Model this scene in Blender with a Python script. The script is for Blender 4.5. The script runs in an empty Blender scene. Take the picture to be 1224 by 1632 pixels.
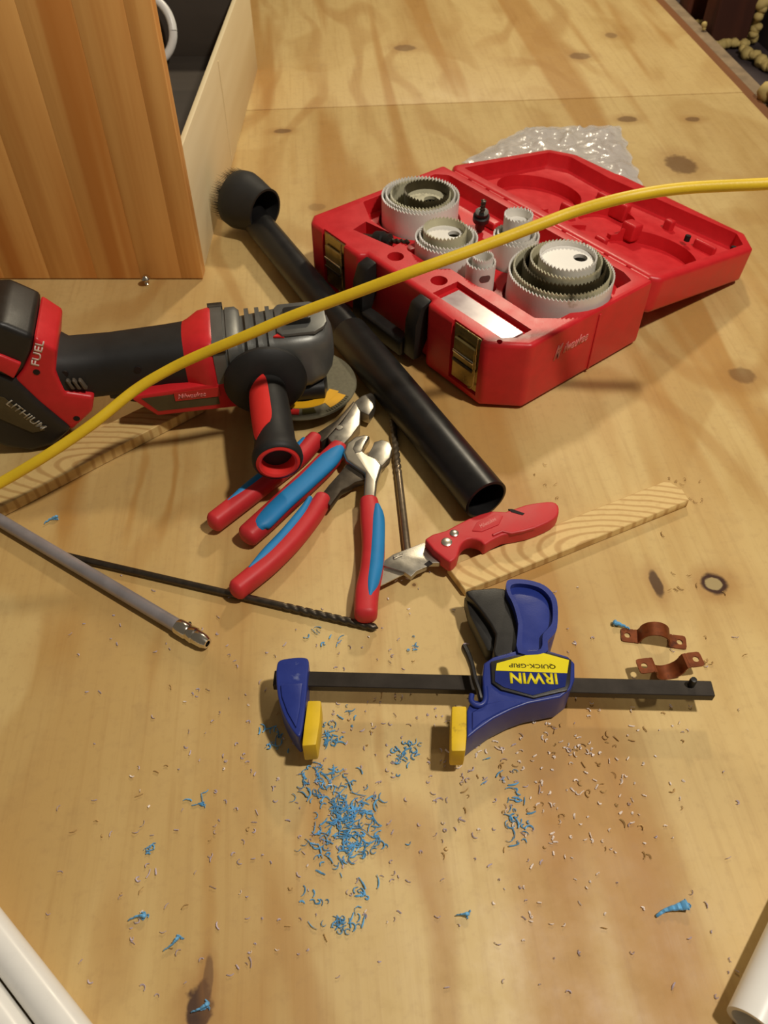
import bpy, bmesh, math, random
from mathutils import Vector, Matrix
random.seed(7)
PI = math.pi
scene = bpy.context.scene
COL = scene.collection
# ------------------------------------------------------------------ camera
FPX = 1300.0
HC = 0.55
PITCH = math.radians(48.26)
cd = bpy.data.cameras.new('camera')
cam = bpy.data.objects.new('camera', cd); COL.objects.link(cam)
cd.sensor_fit = 'VERTICAL'; cd.sensor_height = 24.0; cd.lens = 24.0*FPX/1632.0
cd.clip_start = 0.01; cd.clip_end = 50
cam.location = (0, 0, HC)
cam.rotation_euler = (math.radians(90)-PITCH, 0, 0)
cd.dof.use_dof = True; cd.dof.focus_distance = 0.66; cd.dof.aperture_fstop = 9.0
scene.camera = cam
# ------------------------------------------------------------------ world, lamps, exposure
w = bpy.data.worlds.new('world'); scene.world = w; w.use_nodes = True
w.node_tree.nodes['Background'].inputs[0].default_value = (1.0, 0.86, 0.68, 1)
w.node_tree.nodes['Background'].inputs[1].default_value = 0.12
scene.view_settings.view_transform = 'Standard'
scene.view_settings.look = 'None'
scene.view_settings.gamma = 1.0
scene.view_settings.use_curve_mapping = False
scene.view_settings.exposure = 0.0
def lamp(name, loc, power, color, size, label):
    l = bpy.data.lights.new(name, 'POINT'); l.energy = power; l.color = color; l.shadow_soft_size = size
    o = bpy.data.objects.new(name, l); COL.objects.link(o); o.location = loc
    o['label'] = label; o['category'] = 'lamp'
    return o
lamp('ceiling_lamp', (0.70, 0.20, 1.62), 84, (1.0, 0.92, 0.80), 0.05, 'warm ceiling lamp above the near end of the floor')
lamp('work_lamp', (0.45, 2.25, 1.40), 60, (1.0, 0.87, 0.64), 0.07, 'warm work lamp over the far end of the floor')

# ------------------------------------------------------------------ helpers
SP, CP = math.sin(PITCH), math.cos(PITCH)
def ray(px, py):
    x = (px-612.0)/FPX; v = (py-816.0)/FPX
    return Vector((x, CP - v*SP, -SP - v*CP))
def G(px, py, z=0.0):
    """point of the place at height z that this spot of the photograph shows"""
    d = ray(px, py); t = (z-HC)/d.z
    return Vector((d.x*t, d.y*t, z))
def PV(px, py, p, n):
    d = ray(px, py); c = Vector((0, 0, HC)); t = (Vector(p)-c).dot(n)/d.dot(n)
    return c + d*t
def GL(pts, z): return [G(a, b, z) for a, b in pts]

def finish(name, bm, m, parent=None, local=False, smooth=40, kind=None):
    bmesh.ops.recalc_face_normals(bm, faces=bm.faces[:])
    if parent is not None and not local:
        mw = parent.matrix_basis.copy(); q = parent.parent
        while q is not None: mw = q.matrix_basis @ mw; q = q.parent
        bm.transform(mw.inverted())
    me = bpy.data.meshes.new(name); bm.to_mesh(me); bm.free()
    me.materials.append(m)
    if smooth:
        me.shade_smooth(); me.set_sharp_from_angle(angle=math.radians(smooth))
    o = bpy.data.objects.new(name, me); COL.objects.link(o)
    if parent is not None: o.parent = parent
    if kind: o['kind'] = kind
    return o
def tag(o, label, cat, group=None):
    o['label'] = label; o['category'] = cat
    if group: o['group'] = group
    return o
def thing(name, label, cat, loc, rz=0, group=None):
    o = bpy.data.objects.new(name, None); COL.objects.link(o)
    o.location = loc; o.rotation_euler = (0, 0, rz); o.empty_display_size = 0.02
    o.matrix_basis = Matrix.Translation(Vector(loc)) @ Matrix.Rotation(rz, 4, 'Z')
    return tag(o, label, cat, group)
def center(bm):
    """shift a top-level mesh so that its origin sits at its base"""
    xs = [v.co for v in bm.verts]
    c = Vector((sum(v.x for v in xs)/len(xs), sum(v.y for v in xs)/len(xs), min(v.z for v in xs)))
    bmesh.ops.translate(bm, verts=bm.verts[:], vec=-c)
    return c
def single(name, bm, m, label=None, cat=None, group=None, smooth=40, kind=None):
    c = center(bm); o = finish(name, bm, m, smooth=smooth, kind=kind); o.location = c
    if label: tag(o, label, cat, group)
    return o

def bevel(bm, w, seg=2, edges=None, ang=30):
    es = edges if edges is not None else [e for e in bm.edges if len(e.link_faces) == 2 and e.calc_face_angle(0) > math.radians(ang)]
    if es: bmesh.ops.bevel(bm, geom=es, offset=w, segments=seg, affect='EDGES', profile=0.6, clamp_overlap=True)
    return bm
def prism(pts, z0, z1=None, bev=0, seg=2, bm=None):
    """pts: 2D/3D outline (world xy); sides from z0 up to z1"""
    own = bm is None
    if own: bm = bmesh.new()
    n = len(pts)
    lo = [bm.verts.new((p[0], p[1], z0)) for p in pts]
    hi = [bm.verts.new((p[0], p[1], z1)) for p in pts]
    bm.faces.new(hi); bm.faces.new(lo[::-1])
    for i in range(n):
        j = (i+1) % n
        bm.faces.new((lo[i], lo[j], hi[j], hi[i]))
    bmesh.ops.recalc_face_normals(bm, faces=bm.faces[:])
    if bev: bevel(bm, bev, seg)
    return bm
def prism_dir(pts, vec, bev=0, seg=2):
    """3D outline swept along vec"""
    bm = bmesh.new(); n = len(pts); vec = Vector(vec)
    lo = [bm.verts.new(p) for p in pts]; hi = [bm.verts.new(Vector(p)+vec) for p in pts]
    bm.faces.new(hi); bm.faces.new(lo[::-1])
    for i in range(n):
        j = (i+1) % n; bm.faces.new((lo[i], lo[j], hi[j], hi[i]))
    bmesh.ops.recalc_face_normals(bm, faces=bm.faces[:])
    if bev: bevel(bm, bev, seg)
    return bm
def box(x0, x1, y0, y1, z0, z1, bev=0, seg=2, bm=None):
    own = bm is None
    b = bmesh.new()
    prism([(x0, y0), (x1, y0), (x1, y1), (x0, y1)], z0, z1, bev, seg, bm=b)
    if bev: bevel(b, bev, seg)
    if own: return b
    me = bpy.data.meshes.new('t'); b.to_mesh(me); b.free(); bm.from_mesh(me); bpy.data.meshes.remove(me)
    return bm
def frame_from(a, b):
    z = (Vector(b)-Vector(a)).normalized()
    x = z.orthogonal().normalized()
    if abs(z.z) < 0.95: x = z.cross(Vector((0, 0, 1))).normalized()
    y = z.cross(x)
    M = Matrix((x, y, z)).transposed().to_4x4(); M.translation = Vector(a)
    return M
def lathe(prof, n=32, M=None, bm=None):
    """prof: (r, z) pairs along the axis"""
    own = bm is None
    if own: bm = bmesh.new()
    rings = []
    for r, z in prof:
        if r < 1e-6:
            rings.append([bm.verts.new((0, 0, z))])
        else:
            rings.append([bm.verts.new((r*math.cos(2*PI*i/n), r*math.sin(2*PI*i/n), z)) for i in range(n)])
    new = [v for rg in rings for v in rg]
    for a, b in zip(rings, rings[1:]):
        for i in range(n):
            j = (i+1) % n
            if len(a) == 1 and len(b) == 1: continue
            if len(a) == 1: bm.faces.new((a[0], b[i], b[j]))
            elif len(b) == 1: bm.faces.new((a[i], a[j], b[0]))
            else: bm.faces.new((a[i], a[j], b[j], b[i]))
    if M is not None: bmesh.ops.transform(bm, matrix=M, verts=new)
    return bm
def loft(secs, cap=True, bm=None):
    """secs: list of equal-length point rings"""
    if bm is None: bm = bmesh.new()
    rs = [[bm.verts.new(p) for p in s] for s in secs]
    n = len(rs[0])
    for a, b in zip(rs, rs[1:]):
        for i in range(n):
            j = (i+1) % n; bm.faces.new((a[i], a[j], b[j], b[i]))
    if cap:
        bm.faces.new(rs[0][::-1]); bm.faces.new(rs[-1])
    return bm
def spline(pts, k=6):
    """Catmull-Rom through points (tuples of any length)"""
    P = [tuple(p) for p in pts]; P = [P[0]] + P + [P[-1]]; out = []
    for i in range(1, len(P)-2):
        p0, p1, p2, p3 = P[i-1:i+3]
        for s in range(k):
            t = s/k
            out.append(tuple(0.5*((2*b)+(-a+c)*t+(2*a-5*b+4*c-d)*t*t+(-a+3*b-3*c+d)*t**3) for a, b, c, d in zip(p0, p1, p2, p3)))
    out.append(tuple(P[-2]))
    return out
def closed(pts, k=3):
    """smooth closed outline through the points"""
    n = len(pts); out = []
    for i in range(n):
        p0, p1, p2, p3 = pts[i-1], pts[i], pts[(i+1) % n], pts[(i+2) % n]
        for q in range(k):
            t = q/k
            out.append(tuple(0.5*((2*b)+(-a+c)*t+(2*a-5*b+4*c-d)*t*t+(-a+3*b-3*c+d)*t**3) for a, b, c, d in zip(p0, p1, p2, p3)))
    return out
def sweep(path, n=14, power=2.0, cap=True, round_ends=0, bm=None):
    """path: (x, y, z, half_width, half_height); sections stand upright"""
    secs = []
    m = len(path)
    P = [Vector(p[:3]) for p in path]
    items = []
    for i in range(m):
        t = (P[min(i+1, m-1)]-P[max(i-1, 0)]).normalized()
        s = t.cross(Vector((0, 0, 1)))
        if s.length < 1e-4: s = Vector((1, 0, 0))
        s.normalize(); u = s.cross(t)
        items.append((P[i], t, s, u, path[i][3], path[i][4]))
    if round_ends:
        def capr(it, sg):
            p, t, s, u, a, b = it; r = round_ends; out = []
            for q in (0.25, 0.6, 0.85, 0.97):
                f = math.sqrt(max(0.0, 1-q*q)); out.append((p + t*sg*r*q, t, s, u, a*f, b*f))
            return out
        items = capr(items[0], -1)[::-1] + items + capr(items[-1], 1)
    for p, t, s, u, a, b in items:
        ring = []
        for k in range(n):
            an = 2*PI*k/n; c, q = math.cos(an), math.sin(an)
            e = 2.0/power
            ring.append(p + s*(a*math.copysign(abs(c)**e, c)) + u*(b*math.copysign(abs(q)**e, q)))
        secs.append(ring)
    return loft(secs, cap, bm)
def tube(pts, r, n=12, bm=None, cap=True):
    rr = r if isinstance(r, (list, tuple)) else [r]*len(pts)
    return sweep([(p[0], p[1], p[2], a, a) for p, a in zip(pts, rr)], n, 2.0, cap, bm=bm)
def boolean(o, cutters):
    """carve the cutters out of o's mesh for good"""
    for bmc in cutters:
        bmesh.ops.recalc_face_normals(bmc, faces=bmc.faces[:])
        me = bpy.data.meshes.new('cut'); bmc.to_mesh(me); bmc.free()
        c = bpy.data.objects.new('cut', me); COL.objects.link(c)
        c.matrix_world = o.matrix_world
        par = o.parent; o.parent = None
        md = o.modifiers.new('b', 'BOOLEAN'); md.operation = 'DIFFERENCE'; md.object = c; md.solver = 'EXACT'
        dg = bpy.context.evaluated_depsgraph_get(); dg.update()
        nm = bpy.data.meshes.new_from_object(o.evaluated_get(dg))
        o.modifiers.clear(); old = o.data; o.data = nm; bpy.data.meshes.remove(old)
        o.parent = par
        bpy.data.objects.remove(c); bpy.data.meshes.remove(me)
    o.data.shade_smooth(); o.data.set_sharp_from_angle(angle=math.radians(35))
def text(name, body, origin, xdir, ydir, width, m, parent=None, height=None, depth=0.0003, bold=0.0, shear=0.0, local=False):
    cu = bpy.data.curves.new('t', 'FONT'); cu.body = body; cu.size = 1; cu.offset = bold; cu.shear = shear; cu.extrude = 0.0
    cu.resolution_u = 3
    to = bpy.data.objects.new('t', cu); COL.objects.link(to)
    dg = bpy.context.evaluated_depsgraph_get(); dg.update()
    me = bpy.data.meshes.new_from_object(to.evaluated_get(dg))
    bpy.data.objects.remove(to); bpy.data.curves.remove(cu)
    bm = bmesh.new(); bm.from_mesh(me); bpy.data.meshes.remove(me)
    x0 = min(v.co.x for v in bm.verts); x1 = max(v.co.x for v in bm.verts)
    y0 = min(v.co.y for v in bm.verts); y1 = max(v.co.y for v in bm.verts)
    sx = width/(x1-x0); sy = sx if height is None else height/(y1-y0)
    X = Vector(xdir).normalized(); Y = Vector(ydir); Y = (Y - X*Y.dot(X)).normalized(); Z = X.cross(Y)
    r = bmesh.ops.extrude_face_region(bm, geom=bm.faces[:])
    for v in [g for g in r['geom'] if isinstance(g, bmesh.types.BMVert)]: v.co.z += 1
    for v in bm.verts:
        v.co = Vector(origin) + X*((v.co.x-x0)*sx) + Y*((v.co.y-y0)*sy) + Z*(v.co.z*depth)
    return finish(name, bm, m, parent, local=local, smooth=0)

# ------------------------------------------------------------------ materials
class NT:
    def __init__(s, name):
        s.m = bpy.data.materials.new(name); s.m.use_nodes = True
        s.t = s.m.node_tree; s.b = s.t.nodes['Principled BSDF']
        s.b.inputs['Specular IOR Level'].default_value = 0.4
    def n(s, typ, **k):
        nd = s.t.nodes.new(typ)
        for a, v in k.items():
            if a in ('operation', 'blend_type', 'data_type', 'noise_dimensions', 'wave_type', 'rings_direction', 'feature', 'distance', 'wave_profile'): setattr(nd, a, v)
        return nd
    def l(s, a, b): s.t.links.new(a, b)
    def put(s, v, sock):
        if hasattr(v, 'is_output') or isinstance(v, bpy.types.NodeSocket): s.l(v, sock)
        else: sock.default_value = v
    def math(s, op, a, b=0.0, c=None, clamp=False):
        nd = s.t.nodes.new('ShaderNodeMath'); nd.operation = op; nd.use_clamp = clamp
        s.put(a, nd.inputs[0]); s.put(b, nd.inputs[1])
        if c is not None: s.put(c, nd.inputs[2])
        return nd.outputs[0]
    def vmath(s, op, a, b):
        nd = s.t.nodes.new('ShaderNodeVectorMath'); nd.operation = op
        s.put(a, nd.inputs[0]); s.put(b, nd.inputs[1])
        return nd.outputs['Value'] if op in ('LENGTH', 'DISTANCE', 'DOT_PRODUCT') else nd.outputs[0]
    def coord(s): return s.t.nodes.new('ShaderNodeTexCoord').outputs['Object']
    def noise(s, vec, scale=5.0, detail=3.0, rough=0.55, dist=0.0):
        nd = s.t.nodes.new('ShaderNodeTexNoise'); s.put(vec, nd.inputs['Vector'])
        nd.inputs['Scale'].default_value = scale; nd.inputs['Detail'].default_value = detail
        nd.inputs['Roughness'].default_value = rough; nd.inputs['Distortion'].default_value = dist
        return nd.outputs[0]
    def mapr(s, v, a, b, c=0.0, d=1.0, smooth=False):
        nd = s.t.nodes.new('ShaderNodeMapRange'); s.put(v, nd.inputs[0])
        if smooth: nd.interpolation_type = 'SMOOTHSTEP'
        for i, q in enumerate((a, b, c, d)): s.put(q, nd.inputs[i+1])
        return nd.outputs[0]
    def mix(s, f, a, b, mode='MIX'):
        nd = s.t.nodes.new('ShaderNodeMix'); nd.data_type = 'RGBA'; nd.blend_type = mode
        s.put(f, nd.inputs[0])
        for sock, v in ((nd.inputs[6], a), (nd.inputs[7], b)):
            if isinstance(v, tuple): sock.default_value = v if len(v) == 4 else v+(1,)
            else: s.l(v, sock)
        return nd.outputs[2]
    def bump(s, h, strength=0.2, dist=0.001):
        nd = s.t.nodes.new('ShaderNodeBump'); nd.inputs['Strength'].default_value = strength
        nd.inputs['Distance'].default_value = dist; s.l(h, nd.inputs['Height']); s.l(nd.outputs[0], s.b.inputs['Normal'])
    def out(s, col=None, rough=None, metal=None):
        if col is not None: s.put(col if not isinstance(col, tuple) else col+(1,), s.b.inputs['Base Color'])
        if rough is not None: s.put(rough, s.b.inputs['Roughness'])
        if metal is not None: s.put(metal, s.b.inputs['Metallic'])
        return s.m
def srgb(r, g, b):
    f = lambda c: c/12.92 if c <= 0.04045 else ((c+0.055)/1.055)**2.4
    return (f(r/255), f(g/255), f(b/255))
def plain(name, col, rough=0.45, metal=0.0, var=0.12, scale=60, dirt=None, dirt_amt=0.0, bump=0.08, spec=None):
    s = NT(name); c = s.coord()
    nz = s.noise(c, scale, 4)
    dark = tuple(v*(1-var) for v in col); lite = tuple(min(1, v*(1+var)) for v in col)
    k = s.mix(s.mapr(nz, 0.3, 0.7), dark, lite)
    if dirt:
        d = s.mapr(s.noise(c, scale*0.6, 5, 0.65), 0.62-dirt_amt, 0.75-dirt_amt*0.6)
        k = s.mix(d, k, dirt)
    if bump: s.bump(s.noise(c, scale*12, 2), bump, 0.0006)
    if spec is not None: s.b.inputs['Specular IOR Level'].default_value = spec
    return s.out(k, s.mapr(nz, 0.2, 0.8, max(0.05, rough-0.06), rough+0.06), metal)

red = plain('red_plastic', srgb(205, 38, 44), 0.38, var=0.08, bump=0.12)
red_grip = plain('red_rubber', srgb(200, 48, 52), 0.5, var=0.06)
blue_grip = plain('blue_rubber', srgb(36, 130, 190), 0.55, var=0.06)
red_bright = plain('bright_red_plastic', srgb(222, 50, 46), 0.45, var=0.05)
black = plain('black_plastic', srgb(34, 32, 30), 0.42, var=0.2)
black_rub = plain('black_rubber', srgb(30, 29, 28), 0.6, var=0.15)
tube_black = plain('black_tube_plastic', srgb(26, 25, 25), 0.36, var=0.15, bump=0.03)
grey_cast = plain('grey_magnesium', srgb(112, 112, 108), 0.42, 0.55, var=0.08)
steel = plain('dull_steel', srgb(176, 170, 158), 0.34, 0.9, var=0.12, scale=120, dirt=srgb(95, 88, 78), dirt_amt=0.02)
bright_steel = plain('bright_steel', srgb(206, 198, 182), 0.30, 0.95, var=0.04, scale=30, bump=0.03)
dark_steel = plain('dark_steel', srgb(84, 76, 66), 0.42, 0.8, var=0.2, scale=140)
chrome = plain('nickel_plate', srgb(214, 206, 190), 0.2, 1.0, var=0.05)
bit_steel = plain('brown_steel_bit', srgb(142, 126, 104), 0.36, 0.8, var=0.15, scale=140)
vent_mat = plain('brown_grey_vent', srgb(84, 74, 62), 0.5, var=0.1)
rod_steel = plain('grey_steel_rod', srgb(168, 162, 164), 0.38, 0.5, var=0.1)
brass_steel = plain('yellow_zinc_plate', srgb(172, 156, 104), 0.3, 0.9, var=0.18, scale=90)
clamp_blue = plain('blue_clamp_plastic', srgb(38, 54, 132), 0.36, var=0.08, dirt=srgb(120, 130, 170), dirt_amt=-0.06)
clamp_blue_in = plain('blue_label_print', srgb(24, 40, 112), 0.3, var=0.05)
yellow = plain('yellow_pad_rubber', srgb(226, 188, 28), 0.5, var=0.08, dirt=srgb(120, 90, 30), dirt_amt=-0.03)
yellow_print = plain('yellow_print', srgb(240, 222, 20), 0.4, var=0.03, bump=0)
dark_print = plain('dark_print', srgb(70, 62, 20), 0.5, var=0.05, bump=0)
bar_mat = plain('black_oxide_bar', srgb(58, 52, 46), 0.45, 0.5, var=0.15)
cord_mat = plain('yellow_cord_jacket', srgb(226, 190, 38), 0.45, var=0.06, scale=40, bump=0.2)
saw_white = plain('white_enamel', srgb(226, 222, 214), 0.4, var=0.05, scale=40, dirt=srgb(150, 138, 96), dirt_amt=0.0)
saw_dirty = plain('soiled_white_enamel', srgb(196, 190, 160), 0.45, var=0.1, scale=45, dirt=srgb(66, 58, 36), dirt_amt=0.1)
saw_dark = plain('darkened_steel_saw', srgb(74, 66, 46), 0.45, 0.4, var=0.25, scale=60, dirt=srgb(150, 140, 96), dirt_amt=0.0)
slot_mat = plain('slot_shade_brown', srgb(110, 84, 80), 0.6)
rust = plain('rusty_copper', srgb(122, 62, 28), 0.5, 0.45, var=0.25, scale=160, dirt=srgb(70, 34, 18), dirt_amt=0.05)
pvc = plain('white_pvc', srgb(238, 236, 230), 0.3, var=0.02, bump=0)
hole_dark = plain('dark_recess', srgb(24, 14, 12), 0.7)
white_print = plain('white_print', srgb(228, 206, 198), 0.45, var=0.03, bump=0)
silver_print = plain('silver_print', srgb(168, 162, 148), 0.4, 0.3, var=0.06, bump=0)
sticker_dark = plain('olive_nameplate', srgb(74, 64, 42), 0.35, var=0.2)
sticker_red = plain('red_nameplate', srgb(190, 44, 40), 0.35, var=0.05)
pink_print = plain('pink_nameplate_print', srgb(224, 130, 124), 0.4, var=0.05)
disc_mat = plain('abrasive_disc', srgb(112, 106, 84), 0.7, var=0.15, scale=300, bump=0.5)
disc_yellow = plain('disc_label_yellow', srgb(226, 168, 28), 0.45, var=0.06)
foam = plain('yellowed_spray_foam', srgb(196, 172, 106), 0.7, var=0.15, bump=0.5, scale=40)
shave_blue = plain('blue_plastic_shaving', srgb(104, 172, 220), 0.4, var=0.3, scale=120)
shave_pale = plain('pale_lilac_shaving', srgb(196, 182, 196), 0.5, var=0.1)
shave_white = plain('white_plastic_shaving', srgb(250, 236, 226), 0.4, var=0.05)
chip_mat = plain('wood_chip', srgb(196, 160, 104), 0.7, var=0.2)

def plywood():
    s = NT('plywood')
    c = s.coord()
    sep = s.t.nodes.new('ShaderNodeSeparateXYZ'); s.l(c, sep.inputs[0])
    def stretch(x, y, ox=0, oy=0):
        cb = s.t.nodes.new('ShaderNodeCombineXYZ')
        s.l(s.math('MULTIPLY_ADD', sep.outputs[0], x, ox), cb.inputs[0])
        s.l(s.math('MULTIPLY_ADD', sep.outputs[1], y, oy), cb.inputs[1])
        return cb.outputs[0]
    broad = s.noise(stretch(9, 0.9), 1.0, 3, 0.55, 0.4)
    patch = s.noise(stretch(5.0, 2.4, 4, 9), 1.0, 2, 0.5, 0.8)
    fine = s.noise(stretch(170, 7), 1.0, 4, 0.6)
    mott = s.noise(c, 28, 5, 0.6)
    light = srgb(208, 178, 118); mid = srgb(194, 160, 100); dark = srgb(180, 134, 70); pale = srgb(216, 188, 128)
    k = s.mix(s.mapr(broad, 0.42, 0.62, smooth=True), light, mid)
    k = s.mix(s.mapr(patch, 0.49, 0.545, 0, 0.55, smooth=True), k, pale)
    # darker late-wood streaks with crisp flanks
    st = s.noise(stretch(11, 0.8, 13, 2), 1.0, 2, 0.5, 0.5)
    k = s.mix(s.mapr(st, 0.53, 0.62, 0, 0.8, smooth=True), k, dark)
    # cathedral growth lines
    warp = s.noise(stretch(3.2, 1.5, 2, 5), 1.0, 2, 0.5)
    ph = s.math('MULTIPLY_ADD', warp, 44.0, s.math('MULTIPLY', sep.outputs[0], 38.0))
    wv = s.math('SINE', ph)
    ln = s.math('MULTIPLY', s.mapr(wv, 0.35, 1.0, 0, 1, smooth=True), s.mapr(s.noise(stretch(4, 2, 31, 7), 1.0, 1), 0.40, 0.58, 0.08, 0.55))
    k = s.mix(ln, k, srgb(176, 132, 72))
    k = s.mix(s.mapr(fine, 0.5, 0.75, 0, 0.22), k, srgb(150, 104, 52))
    k = s.mix(s.mapr(mott, 0.55, 0.8, 0, 0.28), k, srgb(150, 118, 74))
    # knots: (u, v, half width, half length, core colour strength)
    e = math.radians(5)
    def uv(px, py):
        p = G(px, py); return (p.x*math.cos(e)+p.y*math.sin(e), -p.x*math.sin(e)+p.y*math.cos(e))
    knots = [(1138, 930, .011, .011, 1.0), (1046, 930, .005, .014, 0.85), (1183, 598, .014, .014, .6), (1085, 262, .022, .03, .75),
             (1000, 190, .016, .011, .7), (1104, 190, .012, .009, .7), (450, 209, .014, .008, .7), (645, 77, .02, .016, .6),
             (924, 90, .02, .016, .6), (974, 57, .012, .014, .5), (318, 1606, .008, .013, .95), (332, 1560, .003, .012, .7), (660, 932, .0016, .0016, .8), (505, 330, .012, .01, .35)]
    nzk = s.noise(c, 90, 3)
    wob = s.math('MULTIPLY', s.math('SUBTRACT', s.noise(stretch(14, 5, 3, 1), 1.0, 3), 0.5), 0.075)
    for px, y0, y1, hw, amt in ((122, 690, 880, .011, .8), (212, 690, 870, .004, .6), (264, 680, 860, .005, .7), (300, 700, 800, .012, .35), (90, 960, 1080, .02, .6), (500, 1200, 1420, .009, .75), (455, 1330, 1600, .012, .45),
                                (616, 1110, 1260, .004, .5), (690, 1330, 1520, .005, .45), (884, 1150, 1480, .017, .75), (1060, 1230, 1640, .014, .7), (1010, 1120, 1300, .012, .45), (395, 860, 1010, .006, .5),
                                (240, 1000, 1100, .008, .5), (335, 1250, 1600, .006, .4), (165, 1380, 1620, .012, .5), (790, 560, 700, .02, .4), (430, 20, 330, .02, .35), (960, 620, 760, .015, .3), (40, 470, 640, .02, .5)):
        u0, v0 = uv(px, y1); u1, v1 = uv(px, y0); um = (u0+u1)/2
        du = s.math('ABSOLUTE', s.math('ADD', s.math('SUBTRACT', sep.outputs[0], um), wob))
        fm = s.mapr(du, hw*0.15, hw*1.5, amt, 0.0, smooth=True)
        fv = s.math('MULTIPLY', s.mapr(sep.outputs[1], v0-.03, v0+.05, smooth=True), s.mapr(sep.outputs[1], v1-.05, v1+.03, 1.0, 0.0, smooth=True))
        k = s.mix(s.math('MULTIPLY', fm, fv), k, srgb(172, 124, 60))
    k = s.mix(s.mapr(s.noise(c, 130, 4, 0.65), 0.52, 0.75, 0, 0.22), k, srgb(158, 122, 80))
    for px, py, a, b, amt in knots:
        u, v = uv(px, py)
        dx = s.math('MULTIPLY', s.math('SUBTRACT', sep.outputs[0], u), 1/a)
        dy = s.math('MULTIPLY', s.math('SUBTRACT', sep.outputs[1], v), 1/b)
        r = s.math('SQRT', s.math('ADD', s.math('MULTIPLY', dx, dx), s.math('MULTIPLY', dy, dy)))
        r = s.math('MULTIPLY_ADD', s.math('SUBTRACT', nzk, 0.5), 1.5 if amt > 0.9 and amt < 1.0 else 0.6, r)
        halo = s.mapr(r, 1.0, 2.6, 0.5*amt, 0.0, smooth=True)
        k = s.mix(halo, k, srgb(160, 112, 58))
        core = s.mapr(r, 0.8, 1.15, amt, 0.0, smooth=True)
        k = s.mix(core, k, srgb(66, 40, 28) if amt > 0.8 else srgb(104, 72, 44))
        if amt == 1.0:
            k = s.mix(s.mapr(r, 0.55, 0.7, 1, 0.0, smooth=True), k, srgb(168, 148, 104))
    s.bump(s.math('ADD', fine, s.math('MULTIPLY', broad, 0.5)), 0.12, 0.0008)
    return s.out(k, s.mapr(mott, 0.3, 0.7, 0.42, 0.6))
ply = plywood()

def ringwood(name, light, dark, cx, cy, sx, sy, freq, amt=0.6):
    s = NT(name); c = s.coord()
    sep = s.t.nodes.new('ShaderNodeSeparateXYZ'); s.l(c, sep.inputs[0])
    dx = s.math('MULTIPLY', s.math('SUBTRACT', sep.outputs[0], cx), sx)
    dy = s.math('MULTIPLY', s.math('SUBTRACT', sep.outputs[1], cy), sy)
    r = s.math('SQRT', s.math('ADD', s.math('MULTIPLY', dx, dx), s.math('MULTIPLY', dy, dy)))
    r = s.math('MULTIPLY_ADD', s.noise(c, 22, 2), 0.012, r)
    wv = s.math('SINE', s.math('MULTIPLY', r, freq))
    k = s.mix(s.mapr(wv, 0.1, 1.0, 0, amt, smooth=True), light, dark)
    k = s.mix(s.mapr(s.noise(c, 200, 3), 0.5, 0.8, 0, 0.25), k, dark)
    s.bump(wv, 0.15, 0.0005)
    return s.out(k, 0.6)
def strip_wood(name, light, dark, axis, along=3.0, across=60.0, amt=0.7, rough=0.5):
    """boards: grain runs along one object axis; every object gets a tint of its own"""
    s = NT(name); c = s.coord()
    sc = [across]*3; sc[axis] = along
    info = s.t.nodes.new('ShaderNodeObjectInfo')
    off = s.math('MULTIPLY', info.outputs['Random'], 40.0)
    cb = s.t.nodes.new('ShaderNodeCombineXYZ')
    for i in range(3): s.l(off, cb.inputs[i])
    v = s.vmath('ADD', s.vmath('MULTIPLY', c, tuple(sc)), cb.outputs[0])
    a = s.noise(v, 1.0, 3, 0.55, 0.6); sc2 = tuple(q*0.28 for q in sc)
    b = s.noise(s.vmath('ADD', s.vmath('MULTIPLY', c, sc2), cb.outputs[0]), 1.0, 2, 0.5, 0.9)
    k = s.mix(s.mapr(a, 0.38, 0.68, 0, amt*0.6), light, dark)
    k = s.mix(s.mapr(b, 0.5, 0.66, 0, amt, smooth=True), k, dark)
    k = s.mix(s.math('MULTIPLY', info.outputs['Random'], 0.12), k, dark)
    s.bump(a, 0.08, 0.0005)
    return s.out(k, rough)
cab_wood = strip_wood('orange_finished_pine', srgb(232, 178, 104), srgb(196, 124, 54), 2, 2.0, 64.0, 0.8, 0.4)
pale_wood = strip_wood('pale_board', srgb(232, 214, 172), srgb(212, 188, 140), 1, 2.0, 30.0, 0.5, 0.6)
dark_board = strip_wood('dark_grey_board', srgb(74, 66, 58), srgb(52, 46, 40), 0, 4.0, 30.0, 0.5, 0.6)
stud_wood = strip_wood('dark_brown_stud', srgb(96, 48, 30), srgb(52, 24, 16), 2, 4.0, 40.0, 0.7, 0.7)
sill_wood = strip_wood('brown_sill', srgb(136, 88, 48), srgb(92, 54, 28), 1, 3.0, 40.0, 0.7, 0.7)
ledge_mat = plain('dusty_grey_ledge', srgb(142, 122, 96), 0.8, var=0.25, scale=30, bump=0.3)
membrane = plain('dark_wall_membrane', srgb(60, 50, 52), 0.7, var=0.3, scale=14, bump=0.3)

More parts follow.
